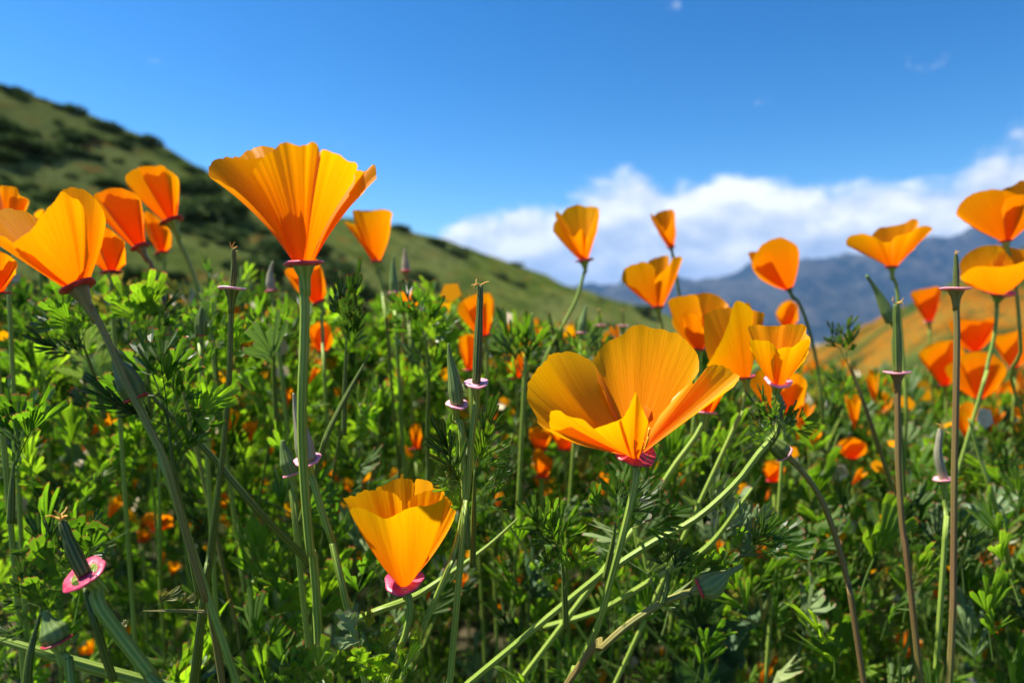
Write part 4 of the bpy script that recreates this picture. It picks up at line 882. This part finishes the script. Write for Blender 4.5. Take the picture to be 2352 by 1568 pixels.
shoot('bright leaf with long fingers above the lying dark bud', [(1520, 1392, .195), (1560, 1360, .195), (1592, 1332, .195)],
      [((1580, 1345, .195), (1652, 1244, .195), 'narrow', 'leaf_bright'), ((1592, 1335, .195), (1704, 1262, .195), 'fan', 'leaf_bright', .7), ((1600, 1330, .195), (1700, 1282, .19), 'fan', 'leaf', .6), ((1570, 1355, .195), (1610, 1262, .2), 'narrow')])
shoot('wide leaf with spread fingers reaching right, right of the lying bud', [(1600, 1330, .21), (1660, 1290, .208), (1705, 1276, .205), (1750, 1272, .205)],
      [((1720, 1275, .205), (1884, 1240, .20), 'fan', 'leaf_bright', 1.0), ((1715, 1275, .205), (1850, 1190, .205), 'fan', 'leaf', 1.1), ((1705, 1275, .205), (1802, 1172, .205), 'narrow', 'leaf'), ((1700, 1275, .205), (1680, 1130, .21), 'narrow', 'leaf_pale', .8),
       ((1710, 1275, .205), (1762, 1146, .21), 'narrow', 'leaf_pale', .8), ((1700, 1280, .205), (1690, 1200, .20), 'fan', 'leaf_bright')])
shoot('shoot of feathery leaves right of the central seed pod\'s stem', [(1085, 1300, .215), (1088, 1180, .212), (1090, 1080, .21)],
      [((1090, 1090, .21), (1150, 945, .21), 'narrow'), ((1090, 1090, .21), (1166, 1000, .21), 'compound', 'leaf_bright'), ((1090, 1080, .21), (1130, 905, .22), 'narrow', 'leaf_dark'), ((1090, 1130, .21), (1180, 1070, .21), 'narrow'), ((1090, 1180, .21), (1160, 1110, .205), 'compound')])
shoot('dark feathery shoot left of the sharp green bud\'s stem', [(1075, 1260, .20), (1070, 1160, .2), (1068, 1100, .2)],
      [((1068, 1120, .2), (985, 935, .195), 'narrow', 'leaf_dark'), ((1066, 1130, .2), (1000, 1020, .195), 'narrow', 'leaf_dark'), ((1066, 1150, .2), (990, 1060, .195), 'compound'), ((1066, 1180, .2), (1010, 1120, .195), 'narrow')])
shoot('tall bright leafy top right of the funnel poppy stem', [(985, 1120, .31), (982, 980, .305), (985, 850, .30), (975, 760, .30)],
      [((978, 790, .3), (1052, 730, .29), 'fan', 'leaf_bright', .8), ((975, 780, .3), (1022, 678, .3), 'fan', 'leaf', .9), ((975, 780, .3), (962, 655, .3), 'compound', 'leaf_bright'), ((975, 790, .3), (898, 690, .3), 'compound', 'leaf'), ((975, 770, .3), (918, 640, .31), 'compound'),
       ((982, 860, .3), (1050, 800, .29), 'narrow', 'leaf_bright'), ((982, 860, .3), (905, 770, .29), 'narrow', 'leaf_pale'), ((985, 900, .3), (1020, 830, .29), 'compound', 'leaf_bright')])
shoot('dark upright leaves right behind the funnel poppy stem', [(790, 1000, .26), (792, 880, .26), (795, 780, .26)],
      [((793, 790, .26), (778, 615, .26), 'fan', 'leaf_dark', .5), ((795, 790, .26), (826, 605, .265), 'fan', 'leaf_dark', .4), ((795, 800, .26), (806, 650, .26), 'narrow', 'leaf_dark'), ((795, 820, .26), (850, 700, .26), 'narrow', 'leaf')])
shoot('bright fan leaves directly under the folded left poppy', [(240, 960, .26), (215, 860, .255), (190, 790, .25)],
      [((190, 800, .25), (75, 672, .25), 'fan', 'leaf_bright', .9), ((190, 800, .25), (128, 656, .25), 'fan', 'leaf_bright'), ((195, 800, .25), (175, 690, .25), 'compound'), ((200, 820, .25), (50, 785, .245), 'narrow', 'leaf_dark'), ((200, 830, .25), (110, 730, .24), 'narrow', 'leaf_dark')])
shoot('bright fan leaves between the left group and the lilac collared pod', [(345, 960, .29), (340, 860, .285), (335, 760, .28)],
      [((335, 770, .28), (250, 655, .28), 'fan', 'leaf_bright'), ((335, 770, .28), (330, 622, .28), 'fan', 'leaf_bright'), ((335, 770, .28), (358, 632, .285), 'fan', 'leaf'), ((338, 790, .28), (402, 660, .28), 'compound', 'leaf_dark'), ((338, 800, .28), (430, 720, .28), 'compound', 'leaf_bright')])
shoot('leafy top right of the bright left group stem', [(505, 980, .29), (500, 880, .285), (495, 800, .28)],
      [((497, 810, .28), (430, 690, .28), 'fan', 'leaf_bright', .8), ((497, 810, .28), (478, 680, .28), 'compound', 'leaf_pale'), ((497, 810, .28), (560, 720, .28), 'fan', 'leaf_bright'), ((500, 850, .28), (590, 740, .29), 'fan', 'leaf_bright'), ((500, 880, .28), (410, 780, .28), 'compound')])
shoot('leafy top between the lilac collared pod and the funnel poppy stem', [(635, 980, .30), (630, 860, .295), (628, 790, .29)],
      [((630, 800, .29), (570, 710, .29), 'fan', 'leaf_bright'), ((630, 800, .29), (640, 700, .29), 'compound'), ((630, 800, .29), (665, 705, .29), 'fan', 'leaf_bright'), ((632, 850, .29), (625, 782, .25), 'narrow', 'leaf_pale'), ((632, 860, .29), (560, 800, .285), 'compound')])
shoot('dark blurred leafy tip before the distant mountains at right', [(2020, 1040, .33), (1985, 930, .325), (1945, 830, .32)],
      [((1945, 830, .32), (1937, 722, .32), 'compound', 'leaf_dark'), ((1945, 830, .32), (1898, 738, .32), 'compound', 'leaf_dark'), ((1945, 830, .32), (1955, 750, .315), 'fan', 'leaf', .7), ((1970, 890, .32), (1885, 880, .32), 'compound', 'leaf_dark')])
shoot('feathery grey green shoot between the central pod and the big bowl poppy', [(1210, 1010, .34), (1205, 920, .335), (1200, 850, .33)],
      [((1200, 860, .33), (1140, 698, .33), 'narrow', 'leaf'), ((1200, 860, .33), (1128, 750, .33), 'narrow', 'leaf_pale'), ((1200, 860, .33), (1216, 710, .33), 'narrow', 'leaf'), ((1200, 860, .33), (1255, 735, .33), 'narrow'), ((1203, 900, .33), (1150, 820, .32), 'narrow', 'leaf_bright')])
shoot('grey green leaves rising above the big bowl poppy\'s left petal', [(1350, 960, .33), (1350, 880, .33), (1348, 820, .33)],
      [((1348, 830, .33), (1385, 745, .33), 'narrow', 'leaf_pale'), ((1348, 830, .33), (1300, 755, .33), 'narrow', 'leaf'), ((1348, 830, .33), (1345, 735, .33), 'narrow', 'leaf_pale'), ((1350, 840, .33), (1420, 770, .33), 'narrow', 'leaf')])
shoot('bright leaf at the left edge halfway down the picture', [(25, 1200, .20), (28, 1120, .2), (32, 1060, .2)],
      [((32, 1070, .2), (118, 885, .195), 'fan', 'leaf_bright', .8), ((32, 1070, .2), (62, 895, .2), 'fan', 'leaf'), ((30, 1080, .2), (12, 860, .2), 'fan', 'leaf', .8), ((30, 1100, .2), (90, 960, .19), 'narrow', 'leaf_pale', .6)])
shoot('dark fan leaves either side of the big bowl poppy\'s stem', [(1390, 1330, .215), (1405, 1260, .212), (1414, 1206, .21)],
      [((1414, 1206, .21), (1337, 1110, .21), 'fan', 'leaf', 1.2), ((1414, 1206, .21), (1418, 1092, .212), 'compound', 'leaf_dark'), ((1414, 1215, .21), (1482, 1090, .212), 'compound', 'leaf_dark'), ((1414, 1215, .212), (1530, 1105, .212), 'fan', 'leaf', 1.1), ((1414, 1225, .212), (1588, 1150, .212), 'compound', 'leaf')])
shoot('fine fingered dark shoot left of the big bowl poppy\'s stem', [(1300, 1440, .215), (1296, 1350, .212), (1290, 1280, .21)],
      [((1290, 1290, .21), (1180, 1115, .205), 'narrow', 'leaf_dark'), ((1290, 1290, .21), (1238, 1128, .21), 'narrow'), ((1290, 1290, .21), (1292, 1150, .21), 'compound'), ((1292, 1330, .21), (1210, 1250, .2), 'narrow', 'leaf_dark'), ((1296, 1350, .21), (1350, 1230, .21), 'compound', 'leaf_bright')])
shoot('yellowing leaf with dark specks near the fat seed pod', [(480, 1405, .20), (400, 1402, .2), (330, 1402, .2)],
      [((330, 1402, .2), (425, 1350, .2), 'fan', 'leaf_dry', .7), ((400, 1402, .2), (455, 1362, .2), 'fan', 'leaf_dry', .7), ((300, 1420, .2), (280, 1440, .2), 'compound', 'leaf_dry')], smat='stem_purple', rad=.0005)
shoot('small curled leaf clinging to the purple stem of the lying bud', [(1440, 1438, .193), (1450, 1432, .193), (1460, 1426, .193)],
      [((1455, 1440, .192), (1425, 1412, .19), 'compound', 'leaf'), ((1462, 1430, .192), (1508, 1412, .19), 'fan', 'leaf_bright', 1.2), ((1500, 1400, .194), (1570, 1380, .19), 'narrow', 'leaf')])
# the broad powdery leaf of another plant, lower right
root = empty('broad_leaf_plant', P(1660, 1640, .34), 'pale blue green broad leaved plant blurred in the lower right foliage', 'plant')
stem_obj([P(1660, 1640, .34), P(1650, 1560, .335), P(1650, 1500, .33)], .0016, 'stem', root)
for (a, b_) in (((1600, 1470), (1760, 1370)), ((1640, 1500), (1590, 1385)), ((1650, 1500), (1720, 1440)), ((1600, 1570), (1690, 1520)), ((1570, 1590), (1560, 1520)), ((1690, 1520), (1610, 1450))):
    A_ = P(*a, .335); B_ = P(*b_, .32); R_, L_ = orient(A_, B_, random.uniform(-.4, .4))
    n_, V, U = 9, [], []
    for j in range(n_):
        f = j / (n_ - 1); wd = .25 * L_ * math.sin(math.pi * f ** .8) ** .7 * (1 + .18 * math.sin(f * 19))
        for k in (-1, -.5, 0, .5, 1):
            q = Vector((k * wd, f * L_, .16 * L_ * abs(k) ** 1.5 - .25 * L_ * f * f)); V.append(A_ + R_ @ q); U.append((.5 + k * .3, f * .85))
    mk('leaf', V, grid_faces(5, n_), M['leaf_pale'], root, U, root.location)

# ------------------------------------------------------------------ foliage mass
def ztop(x, d):
    s = x / d
    L_ = float(np.interp(s, [-.8, -.5, -.3, -.1, .0, .12, .3, .45, .75], [.022, .020, .010, .012, -.006, -.020, -.038, -.062, -.070]))
    near = -.078
    if d < .24: z = near
    elif d < .40: z = near + (L_ - near) * (d - .24) / .16
    elif d < .9: z = L_ - .03 * (d - .4)
    else: z = L_ - .015 - .17 * (d - .9)
    return z
def blocked(p_, hard=0.0):
    x, y, d = p_
    for (x0, y0, x1, y1, dk) in KEEP:
        if d < dk + .012 and x0 - hard < x < x1 + hard and y0 - hard < y < y1 + hard: return True
    return False
bucket = {}; SPRIGS = []
def add_geo(key, kind, R, L, a, wide=1.0):
    V, T, U = GEO[kind][random.randrange(6)]
    Rm = np.array(R) * np.array([L * wide, L, L])[None, :]
    bucket.setdefault(key, []).append((V @ Rm.T + np.array(a), T, U + np.array([random.randrange(20), 0])))
singles = 0; sroot = None; scount = 0
def scatter(n, d0, d1, Lr, kinds, mats, depthp, keyp, cull_y=None, single=0):
    global singles, sroot
    made = 0; tries = 0
    while made < n and tries < n * 12:
        tries += 1
        d = math.sqrt(random.uniform(d0 * d0, d1 * d1)); x = random.uniform(-.86, .86) * d + random.uniform(-.05, .05)
        zt = ztop(x, d); low = ground_h(x, d) - zc
        L = random.uniform(*Lr)
        z = zt + random.gauss(0, .012) - L * .75 - depthp * random.random() ** 1.7
        if z < low: z = low + random.uniform(0, .03)
        a = Vector((x, d, z + zc)); th = random.uniform(0, 6.28); inc = abs(random.gauss(0, .45))
        dr = Vector((math.sin(inc) * math.cos(th), math.sin(inc) * math.sin(th) * .8, math.cos(inc))) + Vector((.08, 0, 0))
        b = a + dr.normalized() * L
        pa, pb = proj(a), proj(b); pm = proj((a + b) / 2)
        if pb[2] < d0 * .9 or pa[2] < d0 * .9: continue
        e = L * .35 / d * F * .6
        if blocked(pb, e) or blocked(pm, e) or blocked(pa, e * .5): continue
        kind = random.choice(kinds); mat = random.choices([q[0] for q in mats], [q[1] for q in mats])[0]
        R, _ = orient(a, b, random.uniform(-2.2, 2.2))
        if made < single and -60 < pb[0] < 2420 and pb[1] < 1600:
            if made % 4 == 0 or sroot is None or (a - sroot.location).length > .12:
                sroot = empty('leafy_sprig', a, 'one of many small divided leaf sprigs mixed through the near foliage', 'sprig', 'leaf sprigs in the near foliage'); singles += 1; SPRIGS.append((sroot, mat))
            o = bpy.data.objects.new('leaf', leaf_me(kind, random.randrange(6), mat)); col.objects.link(o); o.parent = sroot
            o.matrix_basis = Matrix.Translation(a - sroot.location) @ R.to_4x4() @ Matrix.Diagonal((L, L, L, 1))
        else: add_geo((keyp, mat), kind, R, L, a)
        made += 1
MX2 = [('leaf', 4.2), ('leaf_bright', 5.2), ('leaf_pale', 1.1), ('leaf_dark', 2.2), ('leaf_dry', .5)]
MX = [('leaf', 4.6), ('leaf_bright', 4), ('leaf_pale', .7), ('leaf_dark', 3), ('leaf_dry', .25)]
scatter(150, .31, .46, (.030, .050), ['fan', 'compound', 'compound', 'narrow'], MX, .04, 'near', single=150)
scatter(330, .25, .36, (.030, .052), ['compound', 'narrow', 'narrow', 'fan'], MX2, .20, 'near')
scatter(1150, .34, .52, (.030, .052), ['fan', 'compound', 'compound', 'narrow', 'narrow'], MX2, .26, 'near')
scatter(5200, .50, 1.05, (.035, .075), ['compound', 'narrow', 'narrow', 'narrow'], MX2, .30, 'mid')
scatter(5200, .95, 3.2, (.06, .13), ['cheap', 'cheap', 'narrow'], MX, .12, 'far')
scatter(5200, 3.2, 12, (.12, .28), ['cheap'], MX, .08, 'far')
# thin upright stalks through the mass
st = []; st2 = []
for _ in range(380):
    d = math.sqrt(random.uniform(.32 ** 2, 1.3 ** 2)); x = random.uniform(-.85, .85) * d; g = ground_h(x, d); zt = ztop(x, d) + zc - random.uniform(.0, .05)
    if zt < g + .05: continue
    ln = Vector((random.gauss(0, .11), random.gauss(0, .05), 0)); a = Vector((x, d, g)); b = Vector((x, d, zt)) + ln
    if any(blocked(proj(a.lerp(b, q)), 4) for q in (.3, .5, .7, .8, .9, 1.0)): continue
    v, f, u = tube([a, a.lerp(b, .5) + ln * -.25, b], [.0011, .0009, .0006], 5, 8, 0, False)
    tt = []
    for ff in f: tt += [(ff[0], ff[1], ff[2]), (ff[0], ff[2], ff[3])]
    (st if random.random() < .5 else st2).append((np.array([tuple(q) for q in v]), np.array(tt), np.array(u)))
V, T, U = join(st); o = mk('plant_stalks', V, T, M['stem_dark'], None, U); tag(o, 'tangle of thin green stalks inside the foliage', 'stalks', kind='stuff')
V, T, U = join(st2); o = mk('plant_stalks', V, T, M['stem'], None, U); tag(o, 'tangle of pale green stalks inside the foliage', 'stalks', kind='stuff')
names = {'near': 'near', 'mid': 'middle', 'far': 'distant'}
txt = {'leaf': 'green', 'leaf_bright': 'bright sun toned green', 'leaf_pale': 'grey green', 'leaf_dark': 'dark green', 'leaf_dry': 'yellowing'}
for (kp, mat), parts in bucket.items():
    V, T, U = join(parts)
    o = mk('poppy_foliage', V, T, M[mat], None, U, smooth=False)
    tag(o, 'mass of %s divided poppy leaves in the %s foliage' % (txt[mat], names[kp]), 'foliage', kind='stuff')

# small out-of-focus blooms among the foliage, each its own object
def small_bloom(seed):
    r = random.Random(seed); V = []; Fc = []; U = []
    op = r.uniform(.3, .6)
    for k in range(4):
        th0 = k * math.pi / 2 + r.uniform(-.2, .2); nu, nv = 7, 5; o = len(V)
        for j in range(nv):
            v = j / (nv - 1)
            for i in range(nu):
                u = 2 * i / (nu - 1) - 1; th = th0 + u * .75; h = v * (1 - .22 * abs(u) ** 2.2); rad = op * (h ** .8) * .5 * (1.05 if k % 2 else .95)
                V.append((rad * math.cos(th), rad * math.sin(th), h * (1 - .25 * op))); U.append(((u + 1) / 2 + k, v))
        Fc += [tuple(x + o for x in q) for q in grid_faces(nu, nv)]
    me = {}
    for mm in ('petal', 'petal_deep', 'petal_gold'):
        ob = mk('poppy_flower', V, Fc, M[mm], None, U); me[mm] = ob.data; bpy.data.objects.remove(ob)
    return me
SB = [small_bloom(i) for i in range(6)]
def bloom(p_, s, mat, lab, grp):
    o = bpy.data.objects.new('poppy_flower', random.choice(SB)[mat]); o.location = p_; o.scale = (s, s, s)
    o.rotation_euler = (random.gauss(0, .35), random.gauss(0, .35), random.uniform(0, 6.28)); col.objects.link(o); tag(o, lab, 'poppy', grp); SMALL.append((o, 'far off orange poppy' if 'distant' in lab else 'small blurred orange poppy', s))
SMALL = []
k = 0
while k < 420:
    d = math.sqrt(random.uniform(.38 ** 2, 1.3 ** 2)); x = random.uniform(-.8, .8) * d
    if random.random() > .25 + .75 * ((x / d + .8) / 1.6) ** 1.5: continue
    z = ztop(x, d) + zc - (random.uniform(-.008, .02) if random.random() < .6 else random.uniform(.02, .15)) ; p_ = Vector((x, d, z)); q = proj(p_)
    if q[1] < 760 + 100 * (q[0] > 1800): continue
    bloom(p_, random.uniform(.012, .028), random.choice(['petal', 'petal_deep', 'petal_deep']), 'one of many small orange poppies half sunk in the blurred foliage', 'small poppies in the blurred foliage'); k += 1
k = 0
while k < 420:
    d = random.uniform(.36, .75); x = random.uniform(-.78, .78) * d
    p_ = Vector((x, d, ztop(x, d) + zc - random.uniform(.04, .24))); q = proj(p_)
    k += 1
    if p_.z < ground_h(x, d) + .01 or q[1] > 1600 or blocked(q, 6): continue
    bloom(p_, random.uniform(.009, .018), random.choice(['petal', 'petal_deep', 'petal_gold']), 'one of many small orange poppies half sunk in the blurred foliage', 'small poppies in the blurred foliage')
k = 0
while k < 260:
    d = math.sqrt(random.uniform(1.3 ** 2, 3.5 ** 2)); x = random.uniform(-.2, .85) * d
    z = ztop(x, d) + zc - random.uniform(-.06, .0); p_ = Vector((x, d, z))
    bloom(p_, random.uniform(.03, .045), random.choice(['petal', 'petal_deep']), 'one of many distant orange poppies dotting the slope behind the foliage', 'distant poppies on the falling slope'); k += 1
far = []
sbv = []
for m_ in SB:
    me_ = m_['petal']; v_ = np.empty(len(me_.vertices) * 3); me_.vertices.foreach_get('co', v_); tr_ = []
    for pl in me_.polygons: q = list(pl.vertices); tr_ += [(q[0], q[1], q[2]), (q[0], q[2], q[3])]
    sbv.append((v_.reshape(-1, 3), np.array(tr_)))
for _ in range(900):
    d = math.sqrt(random.uniform(3 ** 2, 14 ** 2)); x = random.uniform(-.3, .9) * d; z = ztop(x, d) + zc + random.uniform(-.02, .06)
    v_, t_ = random.choice(sbv); sc_ = random.uniform(.03, .05); far.append((v_ * sc_ + np.array([x, d, z]), t_, np.full((len(v_), 2), .6)))
V, T, U = join(far); o = mk('distant_poppies', V, T, M['petal_deep'], None, U); tag(o, 'far orange poppies merging into specks down the slope', 'poppies', kind='stuff')
# tiny yellow and orange petals strewn low in the growth
parts = []; parts2 = []
for _ in range(15000):
    d = math.sqrt(random.uniform(.36 ** 2, 3.0 ** 2)); x = random.uniform(-.85, .85) * d
    if random.random() > .45 + .55 * (x / d + .85) / 1.7: continue
    z = ztop(x, d) + zc - random.uniform(-.015, .20) ** 1 * (.35 if random.random() < .5 else 1) * (1 if d < 1.5 else .2); c_ = np.array([x, d, z]); s = random.uniform(.0022, .0052) * (1 + d * .8)
    if blocked(proj(Vector(c_)), 5): continue
    V = [c_]; a1 = np.array([1, random.gauss(0, .4), random.gauss(0, .4)]); a2 = np.cross(a1, [random.gauss(0, .5), 1, random.gauss(0, .7)])
    a1 /= np.linalg.norm(a1); a2 /= np.linalg.norm(a2)
    for q in range(10): th = q * .628; rr = s * (1 if q % 2 else .82); V.append(c_ + rr * (a1 * math.cos(th) + a2 * math.sin(th)))
    (parts if random.random() < (.66 if d < .9 else .9) else parts2).append((np.array(V), np.array([(0, 1 + q, 1 + (q + 1) % 10) for q in range(10)]), np.array([(random.random(), .8)] * 11)))
V, T, U = join(parts); o = mk('goldfields', V, T, M['petal_gold'], None, U); tag(o, 'tiny yellow orange wildflowers strewn low among the leaves', 'wildflowers', kind='stuff')
V, T, U = join(parts2); o = mk('dry_litter', V, T, M['straw'], None, U); tag(o, 'pale dry petals and seed husks caught low among the leaves', 'litter', kind='stuff')
LM = [('folded left poppy', 130, 560), ('tallest left group poppy', 350, 450), ('lilac collared pod', 533, 640), ('tall funnel poppy', 690, 470), ('split poppy', 850, 545), ('central seed pod', 1098, 770),
      ('sharp green bud', 1040, 860), ('sharp pale bud', 690, 990), ('half open poppy', 920, 1220), ('big bowl poppy', 1450, 900), ('pale yellow cup poppy', 1790, 815), ('cloud poppy', 1325, 540),
      ('arching stem poppy', 1780, 610), ('wide flaring poppy', 2045, 560), ('tall right pod', 2196, 640), ('low right pod', 2165, 1040), ('yellow bowl poppy', 2280, 620), ('nodding bud', 1790, 1030),
      ('lying dark bud', 1650, 1330), ('fat seed pod', 170, 1270), ('corner round bud', 120, 1440), ('dark striped bud', 290, 870), ('pink pod under the flaring poppy', 2060, 780), ('left dark gap poppies', 350, 1210),
      ('broad powdery leaf', 1660, 1440), ('folded column poppy', 1690, 780), ('red collared bud', 932, 600), ('bowl poppy stem foot', 1340, 1500), ('half open poppy stem foot', 890, 1540)]
DIRS = ['right of', 'above right of', 'above', 'above left of', 'left of', 'below left of', 'below', 'below right of']
USED = set()
def where(px, py):
    for (nm, x, y) in sorted(LM, key=lambda q: math.hypot(q[1] - px, q[2] - py)):
        dx, dy = px - x, y - py; r_ = math.hypot(dx, dy); di = DIRS[int(round(math.atan2(dy, dx) / (math.pi / 4))) % 8]
        how = 'right beside and' if r_ < 45 else 'close' if r_ < 100 else 'a little' if r_ < 180 else 'some way' if r_ < 300 else 'far'
        yield '%s %s the %s' % (how, di, nm)
def describe(o, what, px, py):
    for w_ in where(px, py):
        t_ = what + ' ' + w_
        if t_ not in USED and len(t_.split()) <= 16: USED.add(t_); o['label'] = t_; return
dg = bpy.context.evaluated_depsgraph_get()
def seen(pt):
    dv = pt - CAM; L_ = dv.length; hit, loc, _, _, ob, _ = scene.ray_cast(dg, CAM, dv.normalized(), distance=L_ + .002)
    return (not hit) or (loc - CAM).length > L_ - .02 * L_
for (o, what, sz) in SMALL:
    c_ = Vector(o.location) + Vector((0, 0, sz * .6)); q = proj(c_)
    vis = -150 < q[0] < 2500 and q[1] < 1600 and any(seen(c_ + Vector((a_ * sz * .3, 0, b_ * sz * .35))) for a_ in (-1, 0, 1) for b_ in (-1, 0, 1))
    if not vis: bpy.data.objects.remove(o); continue
    if 0 < q[0] < 2352: describe(o, what, q[0], q[1])
tone = {'leaf': 'green', 'leaf_bright': 'bright green', 'leaf_pale': 'grey green', 'leaf_dark': 'dark green', 'leaf_dry': 'yellowing'}
for (o, mt) in SPRIGS:
    q = proj(o.location); describe(o, 'small %s leaf sprig' % tone[mt], q[0], q[1])
print('sprigs', singles, 'tris', sum(len(o.data.polygons) for o in bpy.data.objects if o.type == 'MESH'))
